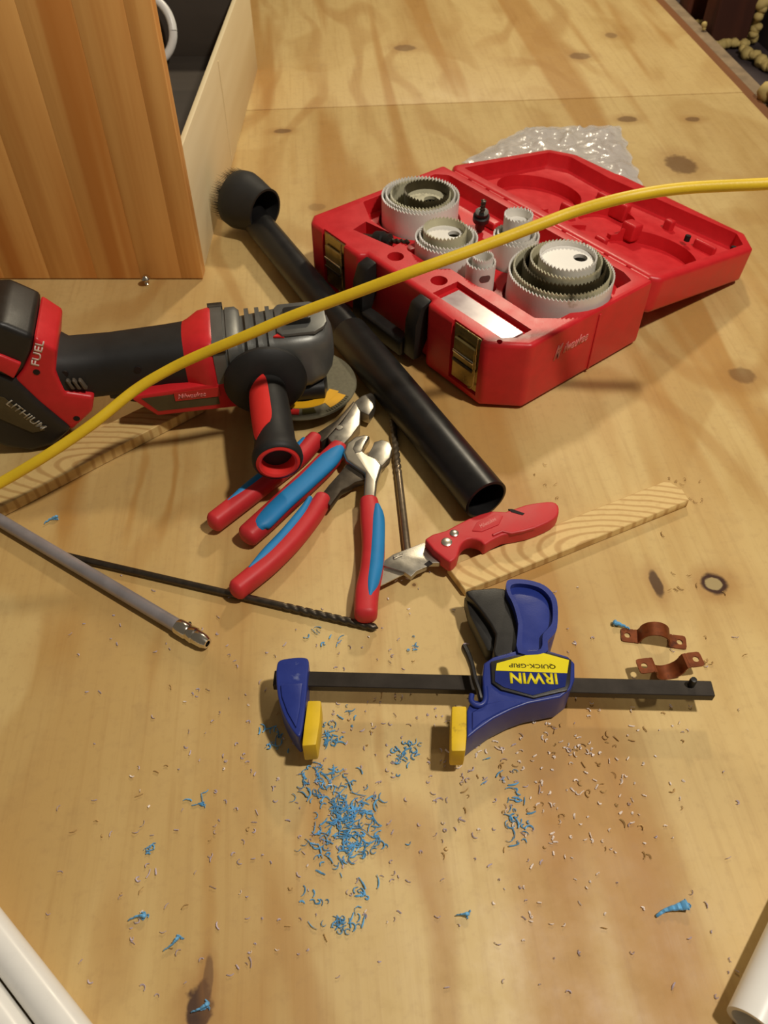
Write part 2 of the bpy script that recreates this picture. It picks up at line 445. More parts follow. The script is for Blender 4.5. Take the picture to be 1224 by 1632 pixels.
# ------------------------------------------------------------------ the floor and what borders it
E5 = math.radians(5)
def struct(o): o['kind'] = 'structure'; return o
floor = bpy.data.objects.new('floor', None); COL.objects.link(floor); struct(floor)
floor.matrix_basis = Matrix.Rotation(E5, 4, 'Z'); floor.rotation_euler = (0, 0, E5)
floor['label'] = 'plywood sheet floor'
finish('plywood_sheet', box(-1.3, 0.722, -0.5, 1.3715, -0.018, 0, 0.0008, 1), ply, floor, local=True)
finish('plywood_sheet', box(-1.3, 0.722, 1.3730, 1.955, -0.018, 0.0006, 0.0008, 1), ply, floor, local=True)
def fstruct(name, bm, m):
    o = finish(name, bm, m); o.rotation_euler = (0, 0, E5); return struct(o)
fstruct('trim_1', box(0.7225, 0.776, -0.5, 2.6, -0.14, -0.026, 0.003), sill_wood)
fstruct('trim_2', box(0.777, 0.806, -0.5, 2.6, -0.14, -0.030, 0.003), ledge_mat)
fstruct('wall_right', box(0.93, 0.96, -0.5, 2.65, -0.2, 1.2), membrane)
fstruct('wall_back', box(-1.3, 0.96, 2.66, 2.70, -0.2, 1.2), membrane)
fstruct('trim_3', box(-1.3, 0.722, 1.957, 2.655, -0.2, -0.03, 0.003), sill_wood)
fstruct('floor_gap', box(0.807, 0.929, -0.5, 2.65, -0.2, -0.06), membrane)

def wall_stud(lx, ly, wx, wy, lab):
    o = finish('wall_stud', box(-wx/2, wx/2, -wy/2, wy/2, 0, 0.9, 0.003), stud_wood)
    o.rotation_euler = (0, 0, E5)
    o.location = (lx*math.cos(E5)-ly*math.sin(E5), lx*math.sin(E5)+ly*math.cos(E5), -0.0595)
    tag(o, lab, 'stud', 'studs of the open wall'); return o
wall_stud(0.832, 1.905, 0.048, 0.05, 'narrow dark brown wall stud farther along the open wall')
wall_stud(0.853, 1.775, 0.078, 0.06, 'wide dark brown wall stud at the upper right corner')
def foam_bead(pts, r, lab):
    bm = bmesh.new()
    full = spline([tuple(p) for p in pts], 3) if len(pts) > 2 else [tuple(p) for p in pts]
    for p in full:
        q = random.uniform(0.6, 1.25)*r
        j = Vector((random.uniform(-1, 1), random.uniform(-1, 1), random.uniform(-.3, .6)))*r*0.45
        M = Matrix.Translation(Vector(p)+j) @ Matrix.Diagonal((q, q*random.uniform(.8, 1.3), q*random.uniform(.7, 1.1), 1))
        bmesh.ops.create_icosphere(bm, subdivisions=2, radius=1, matrix=M)
    for v in bm.verts: v.co += Vector((random.uniform(-1, 1), random.uniform(-1, 1), random.uniform(-1, 1)))*r*0.07
    return single('foam_bead', bm, foam, lab, 'foam', 'spray foam beads in the open wall', smooth=60)
def LF(lx, ly, z): return Vector((lx*math.cos(E5)-ly*math.sin(E5), lx*math.sin(E5)+ly*math.cos(E5), z))
foam_bead([LF(0.815+0.008*i, 1.733+0.002*math.sin(i*2), -0.050) for i in range(10)], 0.0085, 'lumpy yellow foam bead along the foot of the wide stud')
foam_bead([LF(0.868+0.002*i, 1.705-0.012*i, -0.050) for i in range(9)], 0.010, 'yellowed foam bead running down along the wall foot')
foam_bead([LF(0.904, 1.752, -0.05+0.013*i) for i in range(24)], 0.010, 'upright yellow foam bead beside the wide stud')
foam_bead([LF(0.797, 1.752, -0.026), LF(0.797, 1.752, -0.018)], 0.005, 'tiny pale foam blob on the grey ledge')
foam_bead([LF(0.815+0.008*i, 1.858, -0.052) for i in range(6)], 0.008, 'short foam bead at the foot of the narrow stud')
foam_bead([LF(0.785, 1.405, -0.016), LF(0.795, 1.395, -0.01), LF(0.80, 1.38, -0.012), LF(0.79, 1.37, -0.014)], 0.014, 'pale foam lump cut by the right edge of the photo')

# ------------------------------------------------------------------ wooden cabinet
cx1, cy0, cy1, cx0 = -0.219, 0.868, 1.53, -0.72
cab = thing('wooden_cabinet', 'orange pine cabinet front with pale low side board, open on top', 'cabinet', (cx1, cy0, 0))
fp = bpy.data.objects.new('front_panel', None); COL.objects.link(fp); fp.parent = cab
bx = [0, -0.026, -0.075, -0.128, -0.185, -0.24, -0.31, -0.38, -0.45, -0.501]
for a, b in zip(bx, bx[1:]):
    finish('board', box(b, a, 0, 0.019, 0.0015, 0.44, 0.00025, 1), cab_wood, cab, local=True).parent = fp
sp = finish('side_panel', box(-0.0085, -0.002, 0.0195, 0.66, 0.0005, 0.150, 0.0008, 1), pale_wood, cab, local=True)
sp['label'] = 'pale unfinished side board'
finish('batten', box(-0.0019, -0.0012, 0.30, 0.303, 0.004, 0.14), pale_wood, cab, local=True)
finish('side_panel', box(-0.50, -0.48, 0.0195, 0.66, 0.0005, 0.145, 0.001, 1), pale_wood, cab, local=True)
finish('back_panel', box(-0.479, -0.0095, 0.64, 0.66, 0.0005, 0.15, 0.001, 1), dark_board, cab, local=True)
finish('bottom_panel', box(-0.479, -0.0095, 0.02, 0.33, 0.01, 0.022, 0.001, 1), dark_board, cab, local=True)
finish('bottom_panel', box(-0.479, -0.0095, 0.333, 0.6385, 0.01, 0.03, 0.001, 1), dark_board, cab, local=True)
# white hose lying in the cabinet
hp = []
for i in range(40):
    a = 2*PI*i/39
    hp.append((-0.388+0.046*math.cos(a), 1.462+0.02*math.sin(a)+0.006*math.sin(a*.5), 0.083+0.044*math.sin(a)))
single('white_hose', tube(hp, 0.0068, 10), pvc, 'white hose loop standing inside the cabinet', 'hose')

# screw standing at the foot of the cabinet
sx = G(236, 452, 0)
scr = thing('screw', 'small shiny screw standing at the foot of the cabinet', 'screw', (sx.x, sx.y-0.004, 0))
finish('head', lathe([(0, .0135), (.0022, .0137), (.0026, .013), (.0058, .0105), (.006, .0098), (.0024, .0075), (0, .0075)], 20), chrome, scr, local=True)
finish('shank', lathe([(0, .0078), (.0022, .0078), (.0022, .006), (.0028, .0055), (.0022, .005), (.0028, .0042), (.0022, .0036), (.0028, .003), (.002, .0022), (.0018, 0.0002), (0, 0.0002)], 16), chrome, scr, local=True)

# ------------------------------------------------------------------ hole saw case
CA = math.atan2(-0.783, 0.622)
case = thing('hole_saw_case', 'red plastic hole saw case lying open with its lid folded back', 'case', (-0.0907, 0.868, 0), CA)
U, V, H = 0.330, 0.2105, 0.08
outl = [(0.012, 0), (0.100, 0), (0.104, 0.010), (0.212, 0.010), (0.216, 0), (0.300, 0), (U, 0.032), (U, V), (0, V), (0, 0.012)]
bm = prism(outl, 0.003, H)
bevel(bm, 0.005, 3, [e for e in bm.edges if e.calc_face_angle(0) > 0.5])
base = finish('base_tray', bm, red, case, local=True)
GRP = {'a': (0.0575, 0.124, 0.0455), 'b': (0.146, 0.086, 0.0345), 'c': (0.204, 0.083, 0.016), 'd': (0.190, 0.148, 0.0255), 'e': (0.2695, 0.134, 0.0545)}
def cyl(x, y, r, z0, z1, n=40): return lathe([(0, z0), (r, z0), (r, z1), (0, z1)], n, Matrix.Translation((x, y, 0)))
cut = [prism([(0.012, 0.075), (0.05, 0.056), (0.115, 0.056), (0.125, 0.048), (0.175, 0.048), (0.182, 0.060), (0.225, 0.060), (0.240, 0.066), (0.30, 0.066), (0.316, 0.085), (0.316, 0.192), (0.30, 0.198), (0.025, 0.198), (0.012, 0.186)], 0.061, 0.1, 0.003)]
for k, (x, y, r) in GRP.items():
    cut.append(cyl(x, y, r+0.003, {'a': .036, 'b': .040, 'c': .048, 'd': .046, 'e': .049}[k], 0.12))
cut.append(prism([(0.055, 0.028), (0.112, 0.040), (0.108, 0.060), (0.05, 0.050)], 0.058, 0.1))      # arbor slot
cut.append(prism([(0.205, 0.016), (0.304, 0.018), (0.312, 0.030), (0.312, 0.050), (0.205, 0.050)], 0.073, 0.1))   # window seat
cut.append(cyl(0.192, 0.036, 0.009, 0.066, 0.1, 24))
cut.append(cyl(0.128, 0.030, 0.009, 0.066, 0.1, 24))
cut.append(cyl(0.306, 0.013, 0.0028, 0.07, 0.1, 16))
for lx in (0.035, 0.254): cut.append(box(lx-0.001, lx+0.040, -0.01, 0.004, 0.012, 0.1))              # latch seats
boolean(base, cut)
# moulded ribs in the tray
for (x, y, z, dx, dy) in ((0.028, 0.060, .071, .022, .014), (0.112, 0.062, .073, .016, .010), (0.126, 0.056, .070, .010, .008), (0.098, 0.056, .069, .008, .012), (0.228, 0.180, .070, .012, .010), (0.118, 0.178, .070, .03, .012)):
    finish('moulded_rib', box(x-dx/2, x+dx/2, y-dy/2, y+dy/2, 0.0612, z, 0.003, 3), red, base, local=True)
# side seam and lettering on the right end
finish('seam_rib', box(U-0.0003, U+0.0012, 0.128, 0.1315, 0.005, 0.074, 0.0005, 1), red, base, local=True)
text('brand_mark', 'M', (U+0.0001, 0.068, 0.045), (0, 1, 0), (0, 0, 1), 0.011, pink_print, base, 0.017, 0.0005, 0.05, 0.5, local=True)
text('brand_lettering', 'ilwaukee', (U+0.0001, 0.081, 0.048), (0, 1, 0), (0, 0, 1), 0.036, pink_print, base, 0.012, 0.0005, 0.01, 0.4, local=True)
# label window
bmw = prism([(0.212, 0.020), (0.300, 0.022), (0.306, 0.032), (0.306, 0.046), (0.212, 0.046)], 0.0732, 0.0755, 0.0006, 1)
s = NT('smoky_clear_window'); c = s.coord(); nz = s.noise(c, 26, 3)
s.b.inputs['Specular IOR Level'].default_value = 0.9
win_m = s.out(s.mix(s.mapr(nz, 0.35, 0.65), srgb(128, 100, 104), srgb(190, 172, 170)), 0.22)
ww = finish('label_window', bmw, win_m, case, local=True); ww['label'] = 'smoky clear label window'
# latches
for lx in (0.036, 0.255):
    lt = finish('latch', prism_dir([(lx, 0.0036, 0.014), (lx+0.038, 0.0036, 0.014), (lx+0.038, 0.0036, 0.0785), (lx, 0.0036, 0.0785)], (0, -0.0016, 0), 0.0006, 1), brass_steel, case, local=True)
    finish('latch_flap', box(lx+0.004, lx+0.034, -0.0016, 0.0018, 0.036, 0.066, 0.0012), brass_steel, lt, local=True)
    finish('latch_bar', box(lx+0.004, lx+0.034, -0.0030, -0.0017, 0.048, 0.052, 0.0005, 1), chrome, lt, local=True)
    finish('latch_bar', box(lx+0.004, lx+0.034, -0.0030, -0.0017, 0.038, 0.0415, 0.0005, 1), dark_steel, lt, local=True)
    wire = [(lx+0.036, -0.0006, 0.080), (lx+0.0365, -0.0022, 0.070), (lx+0.0365, -0.0022, 0.03), (lx+0.0345, -0.0022, 0.021), (lx+0.030, -0.0022, 0.019)]
    finish('latch_wire', tube(spline(wire, 5), 0.0010, 8), brass_steel, lt, local=True)
# folding handle
hd = bpy.data.objects.new('handle', None); COL.objects.link(hd); hd.parent = case
def hpart(name, bm): finish(name, bm, black, case, local=True).parent = hd
hpart('handle_arm', prism_dir([(0.104, 0.0095, 0.078), (0.104, -0.004, 0.074), (0.104, -0.011, 0.055), (0.104, -0.013, 0.012), (0.104, -0.002, 0.012), (0.104, 0.0095, 0.04)], (0.018, 0, 0), 0.003, 2))
hpart('handle_arm', prism_dir([(0.194, 0.0095, 0.078), (0.194, -0.004, 0.074), (0.194, -0.011, 0.055), (0.194, -0.013, 0.012), (0.194, -0.002, 0.012), (0.194, 0.0095, 0.04)], (0.018, 0, 0), 0.003, 2))
hpart('handle_grip', box(0.1225, 0.1935, -0.016, 0.0005, 0.006, 0.028, 0.005, 3))
# hinge and lid
lid_bm = bmesh.new()
T = Matrix.Translation((0, V+0.003, 0.072)) @ Matrix.Rotation(math.radians(-9.5), 4, 'X')
LW = 0.222
lo = [(0.012, 0.002), (U-0.010, 0.002), (U, 0.012), (U, LW-0.03), (U-0.03, LW), (0.11, LW), (0.10, LW-0.004), (0.03, LW-0.004), (0, LW-0.03), (0, 0.012)]
bm = prism(lo, -0.036, 0.006); bevel(bm, 0.006, 3, [e for e in bm.edges if e.calc_face_angle(0) > 0.4])
lid = finish('lid', bm, red, case, local=True)
inner = [(0.014, 0.018), (U-0.014, 0.018), (U-0.010, 0.04), (U-0.012, LW-0.035), (U-0.035, LW-0.013), (0.11, LW-0.03), (0.035, LW-0.022), (0.012, LW-0.04)]
cut = [prism(inner, -0.012, 0.03, 0.004)]
cut += [cyl(0.075, 0.10, 0.055, -0.027, 0.03), cyl(0.255, 0.09, 0.060, -0.027, 0.03), cyl(0.165, 0.13, 0.035, -0.025, 0.03), cyl(0.185, 0.075, 0.03, -0.025, 0.03),
        prism([(0.12, 0.05), (0.2, 0.05), (0.2, 0.12), (0.12, 0.12)], -0.020, 0.03, 0.006)]
boolean(lid, cut)
for v in lid.data.vertices: v.co = T @ v.co
for (x, y, dx, dy, z1) in ((0.12, 0.035, .03, .014, -.002), (0.225, 0.175, .012, .010, .0), (0.145, 0.165, .05, .012, -.003), (0.205, 0.128, .02, .018, -.004), (0.285, 0.165, .03, .006, -.002), (0.13, 0.095, .02, .012, -.006), (0.22, 0.048, .016, .008, -.002)):
    b = box(x-dx/2, x+dx/2, y-dy/2, y+dy/2, -0.0245, z1, 0.003, 3); b.transform(T)
    finish('moulded_rib', b, red, lid, local=True)
for (x, y) in ((0.265, 0.155), (0.31, 0.205-0.02)):
    b = lathe([(0, 0.0068), (.0035, 0.0068), (.0035, 0.0), (0, 0.0)], 14, Matrix.Translation((x, y, -0.0065))); b.transform(T)
    finish('peg_hole', b, hole_dark, lid, local=True)
for i in range(10):
    x = 0.02+i*0.031
    finish('hinge_knuckle', lathe([(0, 0), (.0042, 0), (.0042, 0.024), (0, .024)], 12, frame_from((x, V+0.0015, 0.0745), (x+1, V+0.0015, 0.0745))), red, case, local=True)

# hole saws, nested
def hole_saw_mesh(r, h, plate, th=0.0016):
    n = max(24, int(2*PI*r/0.0042)); bm = bmesh.new(); N = n*2
    ro, ri = [], []; bo, bi = [], []
    for i in range(N):
        a = 2*PI*i/N; t = h if i % 2 == 0 else h-0.0028
        a2 = a - (0.35*2*PI/N if i % 2 == 0 else 0)
        ro.append(bm.verts.new((r*math.cos(a2), r*math.sin(a2), t))); ri.append(bm.verts.new(((r-th)*math.cos(a2), (r-th)*math.sin(a2), t)))
        bo.append(bm.verts.new((r*math.cos(a), r*math.sin(a), 0))); bi.append(bm.verts.new(((r-th)*math.cos(a), (r-th)*math.sin(a), 0)))
    for i in range(N):
        j = (i+1) % N
        bm.faces.new((bo[i], bo[j], ro[j], ro[i])); bm.faces.new((ri[i], ri[j], bi[j], bi[i]))
        bm.faces.new((ro[i], ro[j], ri[j], ri[i])); bm.faces.new((bi[i], bi[j], bo[j], bo[i]))
    return bm
def hole_saw(g, r, z0, h, plate, m, mp, label, hole=None, slot=None, off=(0, 0)):
    x, y, _ = GRP[g]
    p = case.matrix_basis @ Vector((x+off[0], y+off[1], z0))
    t = thing('hole_saw', label, 'hole saw', p, CA+random.uniform(0, 1), 'hole saws nested in the red case')
    finish('toothed_cup', hole_saw_mesh(r, h, plate), m, t, local=True, smooth=50)
    bm = bmesh.new(); n = 32
    hx, hy, hr = hole if hole else (0, 0, min(0.0065, r*0.35))
    rr = r-0.0017
    o1 = [bm.verts.new((rr*math.cos(2*PI*i/n), rr*math.sin(2*PI*i/n), plate)) for i in range(n)]
    o0 = [bm.verts.new((rr*math.cos(2*PI*i/n), rr*math.sin(2*PI*i/n), plate-0.004)) for i in range(n)]
    i1 = [bm.verts.new((hx+hr*math.cos(2*PI*i/n), hy+hr*math.sin(2*PI*i/n), plate)) for i in range(n)]
    i0 = [bm.verts.new((hx+hr*math.cos(2*PI*i/n), hy+hr*math.sin(2*PI*i/n), plate-0.004)) for i in range(n)]
    for i in range(n):
        j = (i+1) % n
        bm.faces.new((o1[i], o1[j], i1[j], i1[i])); bm.faces.new((o0[j], o0[i], i0[i], i0[j]))
        bm.faces.new((i1[i], i1[j], i0[j], i0[i])); bm.faces.new((o0[i], o0[j], o1[j], o1[i]))
    finish('base_plate', bm, mp, t, local=True)
    if slot:
        ang, sz, sl = slot; a0 = ang-(t.rotation_euler.z)
        b = bmesh.new(); R = r+0.0002; rows = []
        for (q, hh) in ((-1, .25), (-.8, .8), (-.5, 1), (0, 1), (.5, 1), (.8, .8), (1, .25)):
            a = a0+q*sl/r/2
            rows.append([b.verts.new((RR*math.cos(a), RR*math.sin(a), sz+s_*hh*0.004)) for RR in (R-0.001, R) for s_ in (-1, 1)])
        for A, B in zip(rows, rows[1:]):
            b.faces.new((A[2], B[2], B[3], A[3])); b.faces.new((A[0], B[0], B[2], A[2])); b.faces.new((A[1], A[3], B[3], B[1]))
        finish('slot', b, slot_mat, t, local=True)
    return t
A_NEAR = math.atan2(-0.734, -0.18)
# pocket floors: a .036 b .040 c .048 d .046 e .049
hole_saw('a', .0450, .0365, .056, .004, saw_white, saw_white, 'outermost large white hole saw in the far left stack of the case')
hole_saw('a', .0405, .0410, .053, .004, saw_white, saw_dirty, 'white hole saw second from outside in the far left stack of the case')
hole_saw('a', .0350, .0455, .048, .010, saw_dirty, saw_dirty, 'grimy hole saw ring third from outside in the far left stack')
hole_saw('a', .0262, .0556, .042, .030, saw_dark, saw_dirty, 'dark innermost hole saw on top of the far left stack', hole=(0.004, 0.003, 0.008), off=(0.004, 0.006))
hole_saw('b', .0340, .0405, .052, .004, saw_white, saw_white, 'white outer hole saw of the middle left pair, in front of the cord', slot=(A_NEAR+0.3, .008, .016))
hole_saw('b', .0295, .0450, .050, .004, saw_white, saw_dirty, 'white second hole saw inside the middle left stack')
hole_saw('b', .0235, .0500, .051, .041, saw_dirty, saw_white, 'inner hole saw with clean white plate in the middle left stack', hole=(0.010, 0.004, 0.0065), off=(-0.003, 0.0))
hole_saw('c', .0155, .0485, .043, .004, saw_white, saw_dirty, 'smallest standing white hole saw between the label window and the stacks', slot=(A_NEAR+0.5, .030, .012))
hole_saw('c', .0110, .0530, .045, .020, saw_white, saw_dirty, 'tiny white hole saw inside the smallest standing one', off=(0.001, 0.001))
hole_saw('d', .0250, .0465, .046, .004, saw_white, saw_dirty, 'white outer hole saw of the small stack beside the lid hinge')
hole_saw('d', .0210, .0510, .044, .004, saw_white, saw_dirty, 'white middle hole saw of the small stack beside the lid hinge')
hole_saw('d', .0155, .0600, .053, .042, saw_white, saw_white, 'raised inner hole saw of the small stack beside the lid hinge', off=(-0.004, 0.004))
hole_saw('e', .0540, .0495, .043, .004, saw_white, saw_dirty, 'largest white hole saw at the near end of the case', slot=(A_NEAR-0.22, .010, .022))
hole_saw('e', .0495, .0540, .042, .004, saw_dirty, saw_dirty, 'yellow stained hole saw just inside the largest one')
hole_saw('e', .0420, .0585, .042, .006, saw_dark, saw_dark, 'blackened hole saw ring third from outside in the near stack', off=(0.0, 0.003))
hole_saw('e', .0365, .0650, .040, .004, saw_dirty, saw_dark, 'soiled hole saw ring around the clean centre one in the near stack', off=(0.0, 0.004))
hole_saw('e', .0290, .0692, .040, .033, saw_white, saw_white, 'clean white innermost hole saw of the near stack with a dark hole', hole=(0.012, 0.008, 0.0072), off=(0.001, 0.005))
# arbors
def arbor(a, b, lab):
    a = case.matrix_basis @ Vector(a); b = case.matrix_basis @ Vector(b)
    t = thing('drill_arbor', lab, 'arbor', a, 0, 'arbors of the hole saw set')
    L = (b-a).length; M = frame_from(a, b)
    finish('hex_shank', lathe([(0, 0), (.0052, 0), (.0055, .001), (.0055, L*.32), (0, L*.32)], 6, M), dark_steel, t)
    finish('collar', lathe([(0, L*.30), (.009, L*.30), (.0095, L*.32), (.0095, L*.46), (.007, L*.48), (.0075, L*.5), (.0075, L*.60), (0, L*.61)], 24, M), black, t)
    bmt = bmesh.new(); secs = []
    for i in range(24):
        z = L*(.6+.4*i/23); r0 = .0034 if i < 22 else .0012
        ring = []
        for k in range(12):
            an = 2*PI*k/12; rr = r0*(1-.35*abs(math.sin(an-i*.55)))
            ring.append(M @ Vector((rr*math.cos(an), rr*math.sin(an), z)))
        secs.append(ring)
    finish('pilot_bit', loft(secs, True, bmt), dark_steel, t)
arbor((0.060, 0.036, 0.0685), (0.118, 0.058, 0.082), 'black arbor with pilot bit lying in the front slot of the case')
arbor((0.122, 0.160, 0.064), (0.130, 0.154, 0.105), 'dark arbor standing near the lid hinge between the stacks')

# ------------------------------------------------------------------ clear plastic bag
bagc = [G(742, 244, .004), G(838, 206, .006), G(984, 204, .006), G(1022, 296, .004), G(900, 320, .004)]
bm = bmesh.new(); n = 46
A, B, C, D = G(735, 262, 0), G(838, 206, 0), G(986, 203, 0), G(1026, 306, 0)
rows = []
rnd = random.Random(3)
from mathutils import noise as mn
for i in range(n):
    u = i/(n-1); row = []
    for j in range(n):
        v = j/(n-1)
        p = (A*(1-u)+D*u)*(1-v) + (B*(1-u)+C*u)*v
        h = 0.0055 + 0.010*abs(mn.noise(Vector((p.x*38, p.y*30, 1.7)))) + 0.006*abs(mn.noise(Vector((p.x*95, p.y*80, 4.2))))
        edge = min(u, 1-u, v, 1-v)
        h *= 0.35+0.65*min(1, edge*7)
        p = p + Vector((mn.noise(Vector((u*9, v*9, 9)))*0.006, mn.noise(Vector((u*9, v*9, 19)))*0.006, 0))
        row.append(bm.verts.new((p.x, p.y, max(0.0015, h))))
    rows.append(row)
for i in range(n-1):
    for j in range(n-1): bm.faces.new((rows[i][j], rows[i+1][j], rows[i+1][j+1], rows[i][j+1]))
ext = bmesh.ops.extrude_face_region(bm, geom=bm.faces[:])
for v in [q for q in ext['geom'] if isinstance(q, bmesh.types.BMVert)]: v.co.z -= 0.0009
s = NT('clear_plastic_film')
tr = s.t.nodes.new('ShaderNodeBsdfTransparent'); mx = s.t.nodes.new('ShaderNodeMixShader')
mx.inputs[0].default_value = 0.42
s.l(tr.outputs[0], mx.inputs[1]); s.l(s.b.outputs[0], mx.inputs[2]); s.l(mx.outputs[0], s.t.nodes['Material Output'].inputs[0])
s.bump(s.noise(s.coord(), 32, 3), 0.7, 0.006)
s.b.inputs['Specular IOR Level'].default_value = 1.0
bag_m = s.out(srgb(226, 224, 222), 0.22, 0.0)
single('plastic_bag', bm, bag_m, 'crumpled clear plastic bag lying behind the open red lid', 'bag', smooth=60)

# ------------------------------------------------------------------ black vacuum wand and brush
W0, W1 = G(775, 797, .0213), G(400, 342, .0213)
wand = thing('vacuum_wand', 'long black plastic vacuum wand in two push-fit lengths', 'tube', ((W0+W1)/2*1.0).to_tuple()[:2]+(0,))
L = (W1-W0).length; M = frame_from(W0, W1); r = 0.0208
J = L*0.485
finish('near_tube', lathe([(r-.0018, 0.0), (r, 0.0004), (r, J), (r-.0006, J+.001), (r-.0026, J+.001), (r-.0026, .0), (r-.0018, 0)], 48, M), tube_black, wand)
finish('far_tube', lathe([(r-.0052, J-.05), (r-.0030, J-.05), (r-.0030, L-.0004), (r-.0036, L), (r-.0052, L), (r-.0052, J-.05)], 48, M), tube_black, wand)
b0, b1 = G(371, 312, .041), G(423, 336, .039)
br = thing('dusting_brush', 'black round dusting brush head at the far end of the wand', 'brush', (b0.x, b0.y, 0))
L = (b1-b0).length; M = frame_from(b0, b1)
finish('cup', lathe([(.0, .004), (.030, .004), (.0345, .008), (.036, .018), (.0335, .030), (.0275, L-.006), (.0272, L), (.0245, L), (.0245, L-.004), (.026, .03), (.020, .02), (0, .02)], 40, M), black_rub, br)
bm = bmesh.new()
for i in range(260):
    a = 2*PI*i/260; rr = .0285+.0045*((i*7) % 5)/5
    p = Vector((rr*math.cos(a), rr*math.sin(a), .006)); q = Vector(((rr+.002)*math.cos(a+.02), (rr+.002)*math.sin(a+.02), -.010+.002*((i*3) % 4)))
    d = Vector((-math.sin(a), math.cos(a), 0))*.0005; e2 = Vector((math.cos(a), math.sin(a), 0))*.0005
    vs = [bm.verts.new(M @ x) for x in (p-d, p+d, p+e2, q)]
    bm.faces.new((vs[0], vs[1], vs[3])); bm.faces.new((vs[1], vs[2], vs[3])); bm.faces.new((vs[2], vs[0], vs[3]))
o = finish('bristles', bm, black_rub, br, smooth=0); o['kind'] = 'stuff'

# ------------------------------------------------------------------ yellow extension cord
cp = [(1330, 286, 0.26), (1224, 293, 0.255), (1090, 300, 0.249), (1000, 314, 0.245), (920, 336, 0.236), (860, 358, 0.229), (760, 396, 0.217), (660, 432, 0.205), (560, 469, 0.184), (460, 506, 0.163), (390, 536, 0.148), (320, 565, 0.131), (268, 590, 0.118), (215, 622, 0.106), (150, 674, 0.091), (80, 722, 0.076), (0, 770, 0.058), (-80, 812, 0.047), (-200, 850, 0.03)]
single('extension_cable', tube(spline([G(*p) for p in cp], 6), 0.0045, 16), cord_mat, 'bright yellow extension cord stretched across above the tools', 'cord')

# ------------------------------------------------------------------ wood shims
def shim(name, px, z1, m, lab, base=0.0004):
    bm = prism(GL(px, z1), base, z1, 0.0007, 1)
    return single(name, bm, m, lab, 'wood strip', 'scrap strips of pine')
m1 = ringwood('pine_strip_rings', srgb(226, 194, 130), srgb(170, 122, 62), 0.02, -0.022, 1.0, 2.4, 400, 0.55)
shim('pine_strip', [(713, 903), (742, 941), (800, 918), (960, 853), (1099, 797), (1088, 780), (1063, 765), (890, 834)], 0.009, m1, 'pale pine strip with ring grain under the utility knife')
m2 = ringwood('pine_strip_rings_b', srgb(216, 184, 120), srgb(164, 118, 62), 0.0, -0.03, 1.0, 2.2, 380, 0.55)
shim('pine_strip', [(-8, 812), (326, 640), (302, 612), (-36, 776)], 0.013, m2, 'pine strip with ring grain lying under the angle grinder')

# ------------------------------------------------------------------ quick-grip bar clamp
cl0 = G(800, 1100, 0)
clamp = thing('bar_clamp', 'blue quick-grip bar clamp with yellow pads lying on its side', 'clamp', cl0)
ba, bb = G(436, 1080, .0255), G(1137, 1097, .0255)
d = (bb-ba).normalized(); s_ = Vector((-d.y, d.x, 0))*.0062
finish('bar', prism([ba+s_, ba-s_, bb-s_, bb+s_], .0185, .0255, .0005, 1), bar_mat, clamp)
pinp = G(1101, 1092, .0255)
finish('stop_pin', lathe([(0, .0085), (.0022, .008), (.0026, .006), (.0026, 0), (0, 0)], 16, Matrix.Translation((pinp.x, pinp.y, .0256))), black, clamp)
# fixed jaw
jaw = [(446, 1052), (468, 1048), (486, 1048), (492, 1054), (490, 1078), (489, 1098), (485, 1138), (479, 1171), (470, 1169), (453, 1141), (443, 1110), (440, 1080), (441, 1062)]
jaw = closed(jaw)
fj = finish('fixed_jaw', prism(GL(jaw, .034), .009, .034, .0025, 3), clamp_blue, clamp)
finish('jaw_rib', prism(GL([(447, 1091), (482, 1089), (478, 1130), (472, 1160), (458, 1135), (449, 1110)], .0352), .033, .0356, .001, 2), clamp_blue, fj)
pl = finish('pad', prism(GL([(490, 1116), (512, 1116), (510, 1150), (504, 1187), (481, 1189), (484, 1160)], .033), .010, .033, .0016, 2), yellow, clamp)
# sliding body: lower arm, trigger housing, handle shell
body = [(786, 1047), (826, 1036), (858, 1034), (871, 1036), (905, 1046), (916, 1057), (916, 1082), (910, 1098), (893, 1111), (842, 1121), (817, 1130), (787, 1145), (761, 1163), (744, 1177), (744, 1133), (750, 1118), (752, 1108), (757, 1116), (767, 1116), (771, 1106), (769, 1080), (771, 1057)]
sb = finish('sliding_body', prism(GL(body, .033), .003, .033, .002, 3), clamp_blue, clamp)
finish('arm_web', prism(GL([(752, 1135), (775, 1122), (800, 1116), (838, 1119), (800, 1134), (770, 1150), (752, 1165)], .0335), .032, .0338, .0007, 1), clamp_blue, sb)
han = [(808, 926), (822, 923), (845, 925), (868, 933), (884, 949), (889, 968), (888, 1000), (882, 1012), (873, 1022), (870, 1040), (826, 1040), (826, 995), (818, 963), (808, 943)]
han = closed(han)
hs = finish('handle_shell', prism(GL(han, .036), .004, .031, .002, 2), clamp_blue, clamp)
